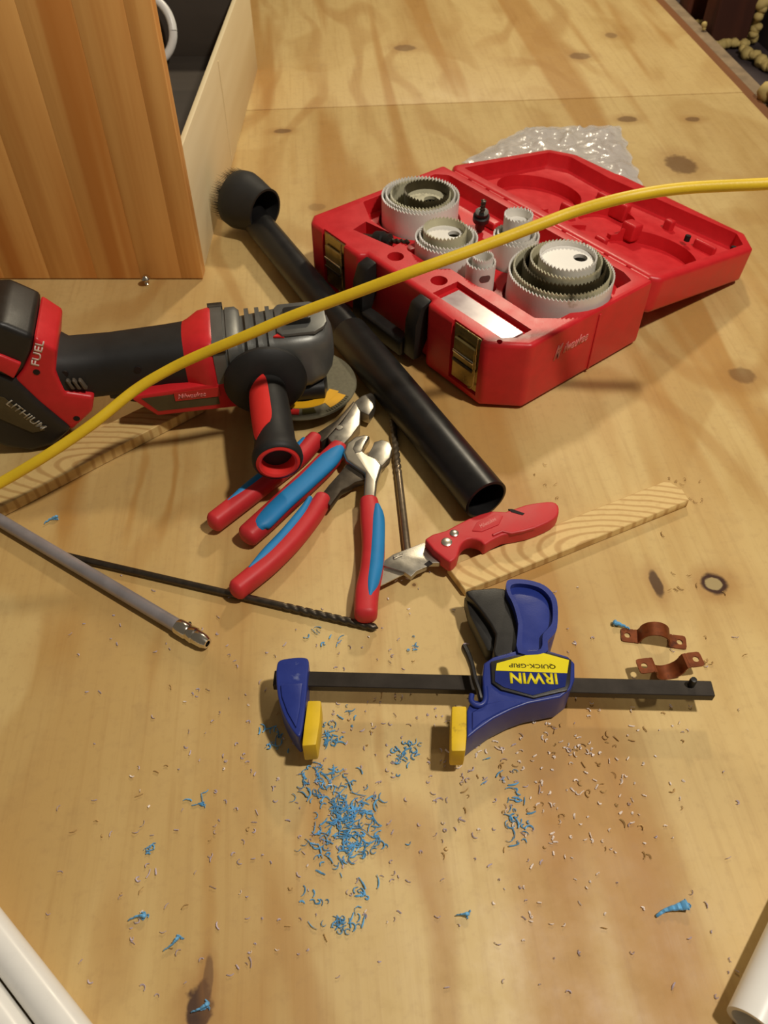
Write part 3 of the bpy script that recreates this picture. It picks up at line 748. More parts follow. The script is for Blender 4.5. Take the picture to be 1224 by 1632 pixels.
# raised rim of the handle shell
ci = [(814, 934), (824, 930), (845, 932), (864, 939), (877, 953), (881, 970), (880, 992), (873, 1002), (865, 1012), (862, 1034), (834, 1034), (833, 995), (825, 963), (815, 946)]
ci = closed(ci)
P0, P1 = GL(han, .036), GL(ci, .036)
bm = bmesh.new(); n = len(han)
rg = [[bm.verts.new((p.x, p.y, z)) for p in P] for P, z in ((P0, .0305), (P0, .036), (P1, .036), (P1, .0305))]
for a, b in zip(rg, rg[1:]+rg[:1]):
    for i in range(n):
        j = (i+1) % n; bm.faces.new((a[i], a[j], b[j], b[i]))
bevel(bm, .0008, 2, ang=50)
finish('handle_rim', bm, clamp_blue, hs)
trg = [(742, 942), (770, 938), (804, 938), (819, 963), (827, 996), (828, 1034), (795, 1048), (786, 1037), (790, 1010), (772, 980), (755, 958)]
finish('trigger', prism(GL(closed(trg, 2), .029), .007, .029, .003, 3), black, clamp)
finish('trigger_web', prism(GL([(740, 948), (760, 958), (778, 985), (792, 1012), (790, 1040), (776, 1036), (764, 1012), (748, 980)], .022), .006, .022, .003, 2), black, clamp)
# hexagonal label
hexo = [(782, 1054), (826, 1043), (862, 1035), (911, 1051), (909, 1088), (904, 1100), (851, 1112), (799, 1099), (784, 1088)]
hl = finish('label_frame', prism(GL(hexo, .0352), .032, .0352, .0008, 2), black, clamp)
finish('label_field', prism(GL([(789, 1069), (904, 1073), (901, 1094), (849, 1108), (803, 1095), (789, 1086)], .0358), .034, .0358), clamp_blue_in, hl)
finish('label_band', prism(GL([(792, 1057), (858, 1038.5), (907, 1052), (904, 1073), (790, 1068.5)], .0359), .034, .0359), yellow_print, hl)
zt = .03592
text('lettering', 'QUICK-GRIP', G(885, 1058.5, zt), G(811, 1058, zt)-G(885, 1060.5, zt), (0, -1, 0), (G(811, 1058, zt)-G(885, 1058, zt)).length, dark_print, hl, .0040, .0002, .012)
text('lettering', 'IRWIN', G(887, 1073.5, zt), G(812, 1072, zt)-G(887, 1073.5, zt), (0, -1, 0), (G(812, 1073, zt)-G(887, 1073, zt)).length, yellow_print, hl, .0088, .0003, .03)
pr = finish('pad', prism(GL([(720, 1125), (744, 1125), (744, 1172), (742, 1197), (719, 1197), (719, 1165)], .033), .010, .033, .0016, 2), yellow, clamp)
# release lever and its hook
lev = [(740, 1033, .034), (746, 1045, .035), (752, 1062, .036), (757, 1085, .036), (763, 1102, .035), (766, 1114, .034)]
finish('release_lever', sweep([tuple(G(*p))+(.0024-.0002*i, .004) for i, p in enumerate(lev)], 10, 3, round_ends=.002), black, clamp)
hk = [(752, 1107, .0345), (751, 1117, .0345), (758, 1124, .0345), (768, 1123, .0345), (774, 1114, .0345), (773, 1095, .0345)]
finish('lever_hook', tube(spline([G(*p) for p in hk], 4), .0020, 10), clamp_blue, clamp)

# ------------------------------------------------------------------ pliers
def grip(name, px, w, h, m, parent, zz=None, pw=2.6, rend=.006):
    path = spline([tuple(G(p[0], p[1], p[2])) + (w*(p[3] if len(p) > 3 else 1), h) for p in px], 5)
    return finish(name, sweep(path, 18, pw, round_ends=rend), m, parent)
cc = thing('cable_cutter', 'cable cutter pliers with hooked jaws and red and blue grips', 'pliers', G(580, 800), 0, 'pliers with red and blue grips')
hR = grip('handle', [(588, 802, .0125, .85), (592, 830, .0125), (595, 870, .0125), (592, 910, .0125), (585, 945, .0125), (583, 979, .0125, .95)], .0098, .0095, red_grip, cc)
grip('grip_inlay', [(601, 810, .0165, .5), (602, 825, .0175, .9), (601, 860, .0175, 1.0), (598, 900, .0175), (593, 932, .0175, .8), (590, 952, .0165, .4)], .0066, .0058, blue_grip, hR, pw=2, rend=.003)
hL = grip('handle', [(514, 798, .0125, .9), (497, 824, .0125), (468, 860, .0125), (434, 894, .0125), (405, 918, .0125), (379, 939, .0125, .95)], .0082, .0095, red_grip, cc)
grip('grip_inlay', [(494, 798, .0165, .5), (482, 818, .0175, .9), (456, 850, .0175), (424, 884, .0175), (400, 908, .0165, .4)], .0052, .0056, blue_grip, hL, pw=2, rend=.003)
finish('jaw', prism(GL([(596, 704), (609, 700), (621, 704), (625, 714), (621, 729), (610, 741), (598, 747), (586, 740), (586, 724), (593, 712)], .018), .009, .018, .0015, 2), steel, cc)
j1 = finish('jaw', prism(GL([(590, 694), (580, 692), (566, 695), (552, 706), (547, 721), (552, 733), (568, 744), (582, 753), (579, 797), (598, 797), (601, 767), (609, 741), (600, 730), (588, 725), (577, 718), (581, 708)], .021), .011, .021, .0024, 3), bright_steel, cc)
finish('jaw_hollow', prism(GL([(586, 697), (577, 697), (567, 703), (562, 714), (567, 722), (576, 719), (580, 708)], .0216), .020, .0216, .0007, 2), steel, j1)
finish('shank', prism(GL([(572, 742), (556, 735), (542, 752), (524, 772), (510, 790), (526, 806), (544, 781), (556, 775), (566, 768), (582, 764)], .016), .008, .016, .0018, 2), dark_steel, cc)
lp = thing('lineman_pliers', 'lineman pliers with red and blue grips half under the grinder handle', 'pliers', G(520, 740), 0, 'pliers with red and blue grips')
h1 = grip('handle', [(540, 716, .0125, .85), (520, 738, .0125), (488, 769, .0125), (452, 802, .0125), (424, 828, .0125), (396, 853, .0125, .95)], .0102, .0095, red_grip, lp)
grip('grip_inlay', [(541, 716, .016, .6), (524, 733, .0175, 1), (490, 766, .0175, .95), (452, 800, .0175, .95), (420, 832, .0175, .9), (414, 842, .016, .5)], .0094, .0058, blue_grip, h1, pw=2.2, rend=.003)
h2 = grip('handle', [(502, 702, .0125, .85), (478, 726, .0125), (440, 756, .0125), (396, 790, .0125), (343, 831, .0125, .95)], .0086, .0095, red_grip, lp)
grip('grip_inlay', [(484, 704, .0165, .5), (466, 722, .0175, .9), (426, 754, .0175), (390, 782, .0175, .9), (366, 802, .0165, .4)], .0050, .0056, blue_grip, h2, pw=2, rend=.003)
finish('nose', prism(GL([(564, 640), (577, 630), (590, 625), (597, 627), (599, 636), (595, 650), (588, 661), (575, 655)], .019), .006, .019, .002, 2), steel, lp)
finish('lower_jaw', prism(GL([(566, 640), (574, 655), (573, 676), (560, 694), (545, 710), (527, 703), (522, 697), (545, 672)], .020), .006, .020, .0016, 2), steel, lp)
finish('upper_jaw', prism(GL([(502, 692), (538, 668), (564, 638), (566, 643), (545, 671), (522, 697), (512, 704)], .0175), .006, .0175, .0012, 2), dark_steel, lp)
pv = G(541, 682, .0202)
finish('pivot', lathe([(0, .0012), (.003, .001), (.0036, 0), (0, 0)], 18, Matrix.Translation((pv.x, pv.y, .0199))), steel, lp)

# ------------------------------------------------------------------ drill bits and rods
def fluted(a, b, r, f0, m, turns, lab, nm='drill_bit'):
    t = thing(nm, lab, 'drill bit', (a+b)/2 - Vector((0, 0, (a+b).z/2)), 0, 'long drill bits')
    L = (b-a).length; M = frame_from(a, b)
    finish('shank', lathe([(0, 0), (r*.8, 0), (r, r*.4), (r, L*f0), (0, L*f0)], 16, M), m, t)
    secs = []; k = 60
    for i in range(k):
        q = i/(k-1); z = L*(f0+(1-f0)*q); r0 = r*1.06*(1 if q < .96 else max(.1, (1-q)/.04))
        ring = []
        for c_ in range(14):
            an = 2*PI*c_/14; ph = an-q*turns*2*PI
            rr = r0*(1-.28*max(0, math.cos(2*ph))**2)
            ring.append(M @ Vector((rr*math.cos(an), rr*math.sin(an), z)))
        secs.append(ring)
    finish('flutes', loft(secs), m, t)
    return t
fluted(G(90, 882, .0032), G(603, 1001, .0038), .0030, .72, dark_steel, 5, 'long thin dark drill bit pointing at the clamp')
fluted(G(650, 884, .0034), G(625, 668, .0034), .0034, .55, bit_steel, 5, 'shorter dark drill bit beside the black wand')
ra, rb = G(-34, 809, .0062), G(331, 1026, .0068)
rod = thing('extension_rod', 'grey steel extension rod with a shiny collar at its tip', 'rod', (rb.x, rb.y, 0))
L = (rb-ra).length; M = frame_from(ra, rb)
finish('shaft', lathe([(0, 0), (.0056, 0), (.0056, L-.030), (0, L-.030)], 24, M), rod_steel, rod)
finish('collar', lathe([(.0, L-.031), (.0062, L-.031), (.0066, L-.0295), (.0066, L-.0205), (.0058, L-.0195), (.0066, L-.0185), (.0068, L-.0135), (.006, L-.0125), (.0064, L-.0115), (.0058, L-.004), (.0042, L), (.0026, L), (.0026, L-.008), (0, L-.008)], 28, M), chrome, rod)
bmh = bmesh.new()
for i in range(2):
    p0 = M @ Vector((.0064*math.cos(i*2.2+1), .0064*math.sin(i*2.2+1), L-.024))
    lathe([(0, 0), (.0016, 0), (.0016, .0012), (0, .0012)], 10, Matrix.Translation(p0), bmh)
finish('set_screw', bmh, dark_steel, rod)

# ------------------------------------------------------------------ utility knife
kn = thing('utility_knife', 'red folding utility knife with open blade resting on the pine strip', 'knife', G(760, 850))
finish('blade', prism(GL([(601, 936), (606, 902), (628, 894), (650, 908), (646, 914)], .0125), .0115, .0125), bright_steel, kn)
bh = finish('blade_holder', prism(GL([(604, 899), (627, 883), (676, 864), (712, 889), (700, 897), (684, 897), (680, 903), (664, 910), (655, 919), (645, 912)], .0150), .0095, .0150, .0008, 2), steel, kn)
finish('thumb_stud', prism(GL([(626, 886), (640, 880), (642, 883), (628, 889)], .0165), .014, .0165, .0004, 1), steel, bh)
finish('holder_notch', prism(GL([(676, 899), (684, 893), (690, 898), (682, 903)], .0153), .0148, .0153), hole_dark, bh)
hpx = [(677, 859), (711, 845), (747, 826), (784, 814), (806, 815), (838, 804), (872, 799), (886, 801), (891, 810), (888, 822), (872, 833), (841, 845), (810, 851), (800, 853), (782, 862), (772, 868), (766, 862), (752, 858), (740, 862), (733, 872), (729, 886), (720, 894), (711, 892)]
hk_ = finish('handle', prism(GL(closed(hpx, 2), .0235), .0096, .0235, .0026, 3), red_grip, kn)
finish('handle_panel', prism(GL([(760, 832), (790, 820), (802, 822), (795, 836), (768, 847), (752, 846)], .0240), .022, .0243, .0008, 2), red_grip, hk_)
finish('lock_gap', prism(GL([(810, 811), (816, 811), (836, 818), (833, 821), (815, 816)], .0238), .022, .0238), hole_dark, hk_)
finish('finger_lip', sweep([tuple(G(a, b, .0235))+(.0013, .0016) for a, b in ((786, 853), (800, 847), (815, 850), (835, 846), (852, 841))], 8, 2, round_ends=.001), red_grip, hk_)
for (a, b, r_) in ((712, 864, .0046), (724, 850, .0038)):
    p = G(a, b, .0237)
    finish('bolt', lathe([(0, .0016), (r_*.7, .0015), (r_, .0008), (r_, 0), (0, 0)], 18, Matrix.Translation((p.x, p.y, .0234))), bright_steel, hk_)
text('brand_lettering', 'Milwaukee', G(767, 842, .02432), G(793, 828, .0243)-G(767, 842, .0243), (0, 1, 0), .017, pink_print, hk_, .004, .0001, 0, .4)

# ------------------------------------------------------------------ pipe straps
def strap(loc, rz, flip, lab, tilt=0):
    t = thing('pipe_strap', lab, 'pipe strap', loc, rz, 'rusty pipe straps')
    wd, th, R = .0062, .0011, .0105
    prof = []
    for i in range(15):
        a = PI*(1-i/14); prof.append((R*math.cos(a), .004+R*math.sin(a)*1.0))
    prof = [(-.0145, .0002), (-.0118, .0008)] + prof + [(.0118, .0008), (.0145, .0002)]
    def Z(z): return (.0152 - z) if flip else z
    bm = bmesh.new(); top = []
    m = len(prof)
    for i, (x, z) in enumerate(prof):
        x0, z0 = prof[max(0, i-1)]; x1, z1 = prof[min(m-1, i+1)]
        n_ = Vector((-(z1-z0), 0, x1-x0)).normalized()*th
        top.append([bm.verts.new((x+q*n_.x, y, Z(z+q*n_.z))) for y in (-wd, wd) for q in (0, 1)])
    for A, B in zip(top, top[1:]):
        bm.faces.new((A[0], B[0], B[2], A[2])); bm.faces.new((A[1], A[3], B[3], B[1]))
        bm.faces.new((A[0], A[1], B[1], B[0])); bm.faces.new((A[2], B[2], B[3], A[3]))
    finish('arch', bm, rust, t, local=True, smooth=50)
    for s2 in (-1, 1):
        bm = bmesh.new(); n = 24; x0 = s2*.0195; hw = .0058; rings = []
        for z in (0.0002, th+.0002):
            o_, i_ = [], []
            for k in range(n):
                a = 2*PI*k/n; c_, q = math.cos(a), math.sin(a)
                f = 1/max(abs(c_), abs(q)*.92); f = min(f, 1.28)
                o_.append(bm.verts.new((x0+hw*c_*f, wd*q*f if abs(wd*q*f) < wd else math.copysign(wd, q), Z(z))))
                i_.append(bm.verts.new((x0+s2*.0008+.0024*c_, .0024*q, Z(z))))
            rings.append((o_, i_))
        for k in range(n):
            j = (k+1) % n
            (o0, i0), (o1, i1) = rings
            bm.faces.new((o1[k], o1[j], i1[j], i1[k])); bm.faces.new((o0[j], o0[k], i0[k], i0[j]))
            bm.faces.new((o0[k], o0[j], o1[j], o1[k])); bm.faces.new((i0[j], i0[k], i1[k], i1[j]))
        finish('tab', bm, rust, t, local=True, smooth=50)
    return t
strap(G(1041, 1019), math.radians(-9), False, 'rusty pipe strap standing arch up, nearer the knots')
st2 = strap(G(1060, 1072), math.radians(8), True, 'rusty pipe strap lying arch down beside the clamp bar')

# ------------------------------------------------------------------ white pipes in the near corners
def pipe(a, b, r, lab, th=.0028):
    L = (b-a).length; M = frame_from(a, b)
    bm = lathe([(r, 0), (r, L), (r-th, L), (r-th, 0), (r, 0)], 40, M)
    bmesh.ops.remove_doubles(bm, verts=bm.verts[:], dist=1e-6)
    return single('white_pipe', bm, pvc, lab, 'pipe', 'white plastic pipes')
def edge_pipe(e1, e2, r, k, t0, t1, lab):
    a, b = G(e1[0], e1[1], r), G(e2[0], e2[1], r); d = (b-a).normalized(); n = Vector((-d.y, d.x, 0))*k
    pipe(a+n+d*t0, b+n+d*t1, r, lab)
edge_pipe((0, 1445), (148, 1632), .0107, -.0107, -.12, .12, 'white plastic pipe crossing the lower left corner, upper of the two')
edge_pipe((0, 1445), (148, 1632), .0107, -.0107*3-.0012, -.12, .12, 'white plastic pipe lowest in the left corner of the photo')
edge_pipe((1160, 1605), (1224, 1470), .0140, -.0140, 0, .25, 'white plastic pipe entering at the lower right corner')

# ------------------------------------------------------------------ angle grinder
GA = math.radians(190)
gr = thing('angle_grinder', 'red and black cordless angle grinder with side handle and battery', 'angle grinder', (-0.083, 0.649, 0), GA)
def gsec(x, cy, cz, ry, rz, p=2.6, n=32, tilt=0):
    out = []
    for k in range(n):
        a = 2*PI*k/n; c_, q = math.cos(a), math.sin(a); e = 2/p
        zz = rz*math.copysign(abs(q)**e, q)
        out.append((x+zz*tilt, cy+ry*math.copysign(abs(c_)**e, c_), cz+zz))
    return out
def gl(name, secs, m, parent=None, sm=40):
    o = finish(name, loft([gsec(*s) for s in secs]), m, gr, local=True, smooth=sm)
    if parent: o.parent = parent
    return o
# gear housing
gh = gl('gear_housing', [(-.033, 0, .070, .012, .014, 3), (-.030, 0, .068, .020, .022, 3.4), (-.022, 0, .066, .028, .028, 4), (-.008, 0, .065, .033, .031, 4.5), (.012, 0, .065, .034, .031, 4.5), (.034, 0, .065, .032, .030, 4), (.054, 0, .065, .031, .029, 3.4)], grey_cast)
def gprism(name, pts, z0, z1, bev, m, parent=None):
    o = finish(name, prism(pts, z0, z1, bev, 2), m, gr, local=True)
    if parent: o.parent = parent
    return o
gprism('top_deck', [(-.028, -.010), (-.024, -.018), (-.015, -.025), (.016, -.025), (.020, -.019), (.020, .019), (.016, .025), (-.015, .025), (-.024, .018), (-.028, .010)], .094, .0985, .003, grey_cast, gh)
gprism('spindle_lock_button', [(-.011, -.010), (.010, -.010), (.012, -.007), (.012, .010), (.010, .012), (-.011, .012), (-.013, .010), (-.013, -.007)], .098, .1045, .0025, black, gh)
gl('spindle_boss', [(-.024, 0, .028, .018, .010, 3), (-.020, 0, .027, .030, .012, 3), (.020, 0, .027, .030, .012, 3), (.024, 0, .028, .018, .010, 3)], black)
for i, x in enumerate((.024, .034, .044)):
    gl('cooling_fin', [(x, 0, .067, .0355, .0318, 4), (x+.004, 0, .067, .0355, .0318, 4)], grey_cast, gh)
fl = gl('flange', [(.053, 0, .065, .034, .032, 5), (.057, 0, .065, .037, .035, 5), (.066, 0, .065, .037, .035, 5), (.0665, 0, .065, .0355, .0335, 5), (.0685, 0, .065, .0355, .0335, 5), (.069, 0, .065, .038, .036, 5), (.080, 0, .065, .038, .036, 5), (.0805, 0, .065, .036, .034, 5)], grey_cast)
for y in (-.034, .034):
    for z in (.033, .096):
        finish('screw', lathe([(0, 0), (.004, 0), (.004, .014), (0, .014)], 12, frame_from((.0680, y, z), (1, y, z))), dark_steel, fl, local=True)
mh = gl('motor_housing', [(.0795, 0, .066, .037, .036, 4), (.082, 0, .066, .0385, .037, 4), (.092, 0, .066, .0375, .036, 3.6), (.102, 0, .067, .0325, .031, 3), (.112, 0, .067, .028, .028, 2.8)], red)
# nameplate panel on the near side
npn = finish('nameplate_housing', prism_dir([(.064, .024, .030), (.142, .024, .030), (.160, .024, .052), (.160, .024, .056), (.064, .024, .062)], (0, .014, 0), .002, 2), red, gr, local=True)
finish('nameplate', prism_dir([(.082, .0378, .036), (.140, .0378, .036), (.152, .0378, .053), (.082, .0378, .055)], (0, .0006, 0)), sticker_dark, npn, local=True)
finish('nameplate_logo_field', prism_dir([(.080, .0383, .046), (.122, .0383, .046), (.122, .0383, .056), (.080, .0383, .057)], (0, .0006, 0)), sticker_red, npn, local=True)
text('brand_lettering', 'Milwaukee', (.119, .0390, .048), (-1, 0, 0), (0, 0, 1), .026, pink_print, npn, .006, .0002, .02, .3, local=True)
hb = gl('handle_body', [(.104, 0, .067, .0305, .0295, 3), (.125, 0, .068, .0275, .028, 3), (.175, 0, .068, .0265, .0265, 2.8), (.212, 0, .068, .0272, .027, 2.8), (.218, 0, .068, .0305, .0305, 3), (.246, 0, .067, .0305, .032, 3), (.252, 0, .066, .029, .031, 3)], black_rub)
for (x, z) in ((.150, .078), (.214, .082)):
    finish('screw_hole', lathe([(0, 0), (.0032, 0), (.0032, .0012), (0, .0012)], 14, frame_from((x, .0262, z), (x, 2, z))), hole_dark, hb, local=True)
gl('paddle_switch', [(.092, 0, .030, .012, .007, 3), (.10, 0, .029, .018, .009, 3), (.155, 0, .036, .018, .010, 3), (.185, 0, .042, .014, .008, 3)], black)
# battery foot and battery, side profile
mb = gr.matrix_basis; nrm = (mb.to_3x3() @ Vector((0, 1, 0)))
def side(px, ly):
    p0 = mb @ Vector((0, ly, 0)); inv = mb.inverted()
    return [inv @ PV(a, b, p0, nrm) for a, b in px]
def sprof(name, px, ly, half, m, bev=.004, parent=None, seg=3):
    pts = side(px, ly); pts = [Vector((p.x, half, p.z)) for p in pts]
    o = finish(name, prism_dir(pts, (0, -2*half, 0), bev, seg), m, gr, local=True)
    if parent: o.parent = parent
    return o
for i in range(3):
    q = side([(104+i*10, 606), (109+i*10, 606), (120+i*10, 620), (114+i*10, 620)], .030)
    finish('vent_slot', prism_dir([Vector((p.x, .022, p.z)) for p in q], (0, .0092, 0), .0006, 1), vent_mat, hb, local=True)
ft = sprof('battery_foot', [(54, 538), (90, 560), (88, 596), (104, 628), (150, 634), (147, 658), (114, 688), (62, 646), (22, 608), (38, 588), (50, 560)], .034, .033, red, .004)
bt = sprof('battery', [(22, 606), (62, 644), (114, 687), (86, 712), (50, 722), (10, 716), (-60, 690), (-90, 620), (-60, 580)], .038, .037, black, .006)
sprof('battery_head', [(-60, 520), (0, 516), (53, 538), (50, 560), (38, 588), (22, 607), (-60, 582)], .036, .0355, black, .006, bt)
sprof('battery_latch', [(-60, 566), (0, 566), (34, 580), (22, 604), (0, 592), (-60, 586)], .038, .0385, red, .002, bt)
pts = side([(-40, 624), (6, 634), (66, 682), (72, 686), (52, 690), (10, 672), (-40, 650)], .038)
finish('battery_label', prism_dir([Vector((p.x, .0372, p.z)) for p in pts], (0, .0006, 0)), sticker_dark, bt, local=True)
p = side([(8, 644), (70, 690), (14, 632)], .038)
text('lettering', 'LITHIUM', (p[0].x, .0379, p[0].z), (p[1].x-p[0].x, 0, p[1].z-p[0].z), (p[2].x-p[0].x, 0, p[2].z-p[0].z), (p[1]-p[0]).length*.92, silver_print, bt, .008, .0002, .015, local=True)
p = side([(62, 585), (71, 545), (54, 580)], .034)
text('lettering', 'FUEL', (p[0].x, .0332, p[0].z), (p[1].x-p[0].x, 0, p[1].z-p[0].z), (p[2].x-p[0].x, 0, p[2].z-p[0].z), (p[1]-p[0]).length, white_print, ft, .007, .0002, .02, local=True)
for a, b in ((58, 594), (122, 668)):
    q = side([(a, b)], .034)[0]
    finish('screw_hole', lathe([(0, 0), (.003, 0), (.003, .0008), (0, .0008)], 14, frame_from((q.x, .0326, q.z), (q.x, 2, q.z))), hole_dark, ft, local=True)
# side handle
sh = bpy.data.objects.new('side_handle', None); COL.objects.link(sh); sh.parent = gr
SM = Matrix.Translation((.036, .034, .060)) @ Matrix.Rotation(math.radians(1), 4, 'Z') @ Matrix.Rotation(math.radians(-91.5), 4, 'X')
def shp(name, bm, m):
    o = finish(name, bm, m, gr, local=True); o.parent = sh; return o
shp('stem', lathe([(0, -.004), (.012, -.004), (.012, .004), (0, .004)], 24, SM), black)
shp('guard_flange', lathe([(0, .000), (.016, -.001), (.034, .001), (.0385, .005), (.039, .009), (.036, .013), (.026, .0175), (.0185, .019), (0, .019)], 40, SM), black_rub)
shp('grip', lathe([(0, .016), (.0175, .018), (.0178, .03), (.0185, .06), (.0180, .090), (.0195, .100), (.0218, .106), (.0222, .111), (.0208, .1145), (.0192, .1155), (.0192, .105), (0, .105)], 40, SM), black_rub)
shp('end_ring', lathe([(.0192, .110), (.0190, .1152), (.0165, .1162), (.0145, .1150), (.0132, .108), (.0125, .095), (0, .0945)], 40, SM), red_bright)
# red inlay panel along the grip: outward-facing slice of the grip surface
bm = bmesh.new(); rows = []
for i in range(15):
    z = .024+.064*i/14; rr = .0186 + .0006*math.sin(PI*i/14)
    q = abs(i-7)/7; half = .62*(1-.25*q**6)
    row = []
    for k in range(9):
        a = math.radians(32)+PI/2*3 + half*(k-4)/4
        for RR in (rr,): row.append(bm.verts.new(SM @ Vector((RR*math.cos(a), RR*math.sin(a), z + .006*(k-4)/4))))
    rows.append(row)
for A, B in zip(rows, rows[1:]):
    for k in range(8): bm.faces.new((A[k], A[k+1], B[k+1], B[k]))
c0 = SM @ Vector((0, 0, .05))
ext = bmesh.ops.extrude_face_region(bm, geom=bm.faces[:])
ax = (SM.to_3x3() @ Vector((0, 0, 1))).normalized()
for v in [g for g in ext['geom'] if isinstance(g, bmesh.types.BMVert)]:
    rel = v.co-c0; rad = rel-ax*rel.dot(ax); v.co -= rad*0.12
shp('grip_inlay', bm, red_bright)
gprism('guide_mark', [(.010, .020), (.018, .018), (.024, .023), (.014, .025)], .094, .0962, .0005, red_bright, gh)
# wheel, guard
DZ = .017
wt = Matrix.Translation((0, 0, DZ)) @ Matrix.Rotation(math.radians(0), 4, 'Y')
wh = finish('grinding_disc', lathe([(.011, .0), (.0545, .0), (.0553, .0012), (.0545, .0026), (.040, .0030), (.022, .0014), (.011, .0014), (.011, 0)], 64, wt), disc_mat, gr, local=True)
def ann(r0, r1, a0, a1, z0, z1, n=18):
    bm = bmesh.new(); lo_, hi_ = [], []
    pts = [(r1*math.cos(a0+(a1-a0)*i/n), r1*math.sin(a0+(a1-a0)*i/n)) for i in range(n+1)] + [(r0*math.cos(a1+(a0-a1)*i/n), r0*math.sin(a1+(a0-a1)*i/n)) for i in range(n+1)]
    return prism(pts, z0, z1)
def wann(name, r0, r1, d0, d1, m, z=.0031):
    b = ann(r0, r1, math.radians(d0), math.radians(d1), z, z+.0004); b.transform(wt)
    finish(name, b, m, wh, local=True)
wann('label_ring', .030, .040, 40, 150, disc_yellow, .0030)
wann('label_ring', .040, .049, 118, 146, disc_yellow, .0029)
wann('label_ring', .041, .049, 84, 100, dark_print, .0029)
wann('label_ring', .041, .049, 66, 80, red_bright, .0029)
for i in range(11): wann('label_tick', .0495, .0525, 112+i*3.2, 113.4+i*3.2, dark_print, .0028)
b = ann(.028, .060, math.radians(-100), math.radians(58), .026, .0285, 40)
finish('wheel_guard', b, black, gr, local=True)
b = ann(.0585, .060, math.radians(-100), math.radians(58), .006, .0285, 40)
finish('guard_skirt', b, black, gr, local=True)
gl('spindle', [(-.006, 0, .016, .006, .012, 2), (.006, 0, .016, .006, .012, 2)], dark_steel)

# ------------------------------------------------------------------ shavings
def curl(bm, p, size, wdt, rnd, flat=0.6):
    n = rnd.randint(4, 8); a = rnd.uniform(0, 2*PI); turn = rnd.uniform(-.8, .8); q = Vector((p.x, p.y, .0009+rnd.uniform(0, .001)))
    prev = None; step = size/n; zph = rnd.uniform(0, 6)
    for i in range(n+1):
        d = Vector((math.cos(a), math.sin(a), 0)); sd = Vector((-d.y, d.x, rnd.uniform(-.5, 1.2))).normalized()*wdt*1.35*(1-.6*abs(i/n-.4))
        z = .0008+abs(math.sin(zph+i*.8))*size*.16*flat
        c_ = Vector((q.x, q.y, z))
        cur = [bm.verts.new(c_-sd*.5), bm.verts.new(c_+sd*.5), bm.verts.new(c_+sd*.2+Vector((0, 0, .0005)))]
        for v in cur: v.co.z = max(v.co.z, .0004)
        if prev:
            for k in range(3):
                j = (k+1) % 3; bm.faces.new((prev[k], prev[j], cur[j], cur[k]))
        prev = cur; q = q+d*step; a += turn*rnd.uniform(.5, 1.3)
def scatter(name, groups, m, lab, cat, seed, wd=.0009):
    rnd = random.Random(seed); bm = bmesh.new()
    for px, py, sx_, sy_, n, s0, s1 in groups:
        for i in range(n):
            a, b = (rnd.gauss(px, sx_), rnd.gauss(py, sy_)) if sx_ < 120 else (px+rnd.uniform(-1, 1)*sx_, py+rnd.uniform(-1, 1)*sy_)
            if b < 690 or a > 1215: continue
            curl(bm, G(a, b), rnd.uniform(s0, s1)*1.15, wd*rnd.uniform(.7, 1.5), rnd)
    o = single(name, bm, m, lab, cat, smooth=60); o['kind'] = 'stuff'; return o
scatter('blue_shavings', [(512, 1240, 24, 16, 46, .003, .009), (548, 1288, 26, 20, 70, .004, .010), (556, 1318, 16, 24, 60, .004, .010), (575, 1345, 28, 16, 40, .003, .009), (520, 1355, 20, 24, 25, .003, .008), (524, 1172, 7, 9, 26, .003, .007), (432, 1176, 14, 12, 16, .003, .008), (648, 1196, 12, 6, 22, .003, .007), (640, 1216, 6, 9, 8, .003, .006), (824, 1318, 10, 14, 20, .003, .008), (548, 1474, 14, 7, 22, .003, .008), (502, 1425, 12, 8, 8, .003, .007), (510, 1018, 12, 8, 9, .003, .008), (655, 1028, 10, 8, 5, .003, .006), (560, 1146, 12, 14, 6, .003, .006), (322, 1276, 7, 5, 9, .003, .006), (236, 1356, 6, 5, 6, .003, .006), (800, 1256, 30, 24, 14, .003, .007), (590, 1430, 14, 10, 10, .003, .008)], shave_blue, 'blue plastic shavings heaped on the floor below the clamp jaw', 'shavings', 11, .0007)
scatter('lilac_shavings', [(560, 1290, 110, 90, 110, .0014, .0042), (560, 1150, 110, 40, 40, .0014, .0042), (400, 1150, 90, 100, 40, .0014, .0042), (620, 1290, 560, 300, 130, .0014, .0042), (520, 1000, 400, 120, 50, .0014, .0042), (780, 1260, 60, 50, 26, .002, .006), (250, 1450, 90, 60, 18, .003, .006)], shave_pale, 'pale lilac plastic scraps scattered over the near floor', 'shavings', 12, .0006)
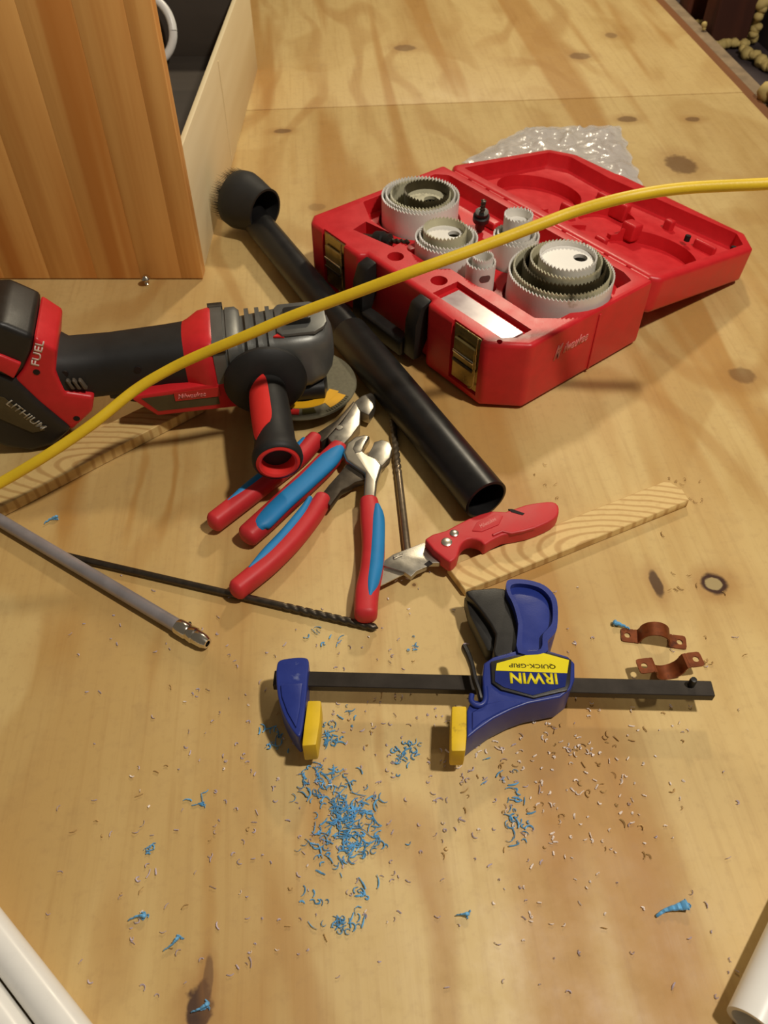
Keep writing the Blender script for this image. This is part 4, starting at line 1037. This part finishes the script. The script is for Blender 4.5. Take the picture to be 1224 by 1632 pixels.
scatter('white_shavings', [(870, 1200, 60, 30, 34, .0014, .0042), (930, 1180, 90, 50, 30, .0014, .0042), (880, 1310, 90, 50, 24, .0014, .0042), (980, 1260, 120, 110, 34, .0012, .0032), (900, 1420, 60, 40, 14, .0012, .0032), (640, 940, 30, 20, 8, .0012, .0032), (780, 1200, 30, 12, 10, .003, .006), (600, 1300, 400, 250, 34, .0012, .0032), (760, 940, 200, 100, 12, .0012, .0032)], shave_white, 'tiny white plastic scraps scattered below the clamp body', 'shavings', 13, .0008)
scatter('wood_chips', [(940, 1190, 110, 70, 26, .002, .006), (860, 1230, 150, 90, 24, .003, .006), (1090, 780, 25, 14, 12, .003, .006), (880, 760, 30, 20, 5, .003, .006), (1110, 950, 60, 60, 14, .003, .006), (600, 1300, 500, 250, 40, .002, .005)], chip_mat, 'thin wood chips scattered over the plywood', 'wood chips', 14, .0006)
def big_curl(px, size, wdt, lab):
    rnd = random.Random(px[0][0]); bm = bmesh.new()
    pts = [G(a, b) for a, b in px]; sp_ = spline([tuple(p) for p in pts], 6); n = len(sp_)
    path = [(x, y, .0016+.0012*math.sin(i*.9)**2+(wdt*.8*(i/n)**2), wdt*(.25+.75*(i/n)**2), .0006+.0012*(i/n)) for i, (x, y, z) in enumerate(sp_)]
    sweep(path, 8, 2, round_ends=.0008, bm=bm)
    for i in range(4): curl(bm, pts[-1]+Vector((rnd.uniform(-1, 1), rnd.uniform(-1, 1), 0))*.002, size*.4, .001, rnd, 1.5)
    single('blue_shaving', bm, shave_blue, lab, 'shaving', 'larger single blue shavings')
big_curl([(1046, 1461), (1060, 1452), (1078, 1448), (1092, 1445)], .012, .0038, 'largest blue shaving alone near the right edge')
big_curl([(1002, 1004), (992, 1000), (978, 996)], .008, .0026, 'blue shaving beside the upper pipe strap')
big_curl([(72, 836), (82, 830), (92, 827)], .006, .0014, 'small blue shaving above the steel rod')
big_curl([(262, 1516), (274, 1508), (284, 1498)], .006, .0012, 'thin blue shaving near the lower left pipes')
big_curl([(206, 1468), (220, 1462), (232, 1462)], .006, .0016, 'blue-grey bent shaving left of the knot')
big_curl([(306, 1614), (318, 1610), (332, 1602)], .008, .0016, 'blue shaving lying on the dark knot at the bottom edge')
big_curl([(727, 1460), (736, 1459), (744, 1459)], .004, .0014, 'short blue shaving below the right clamp pad')
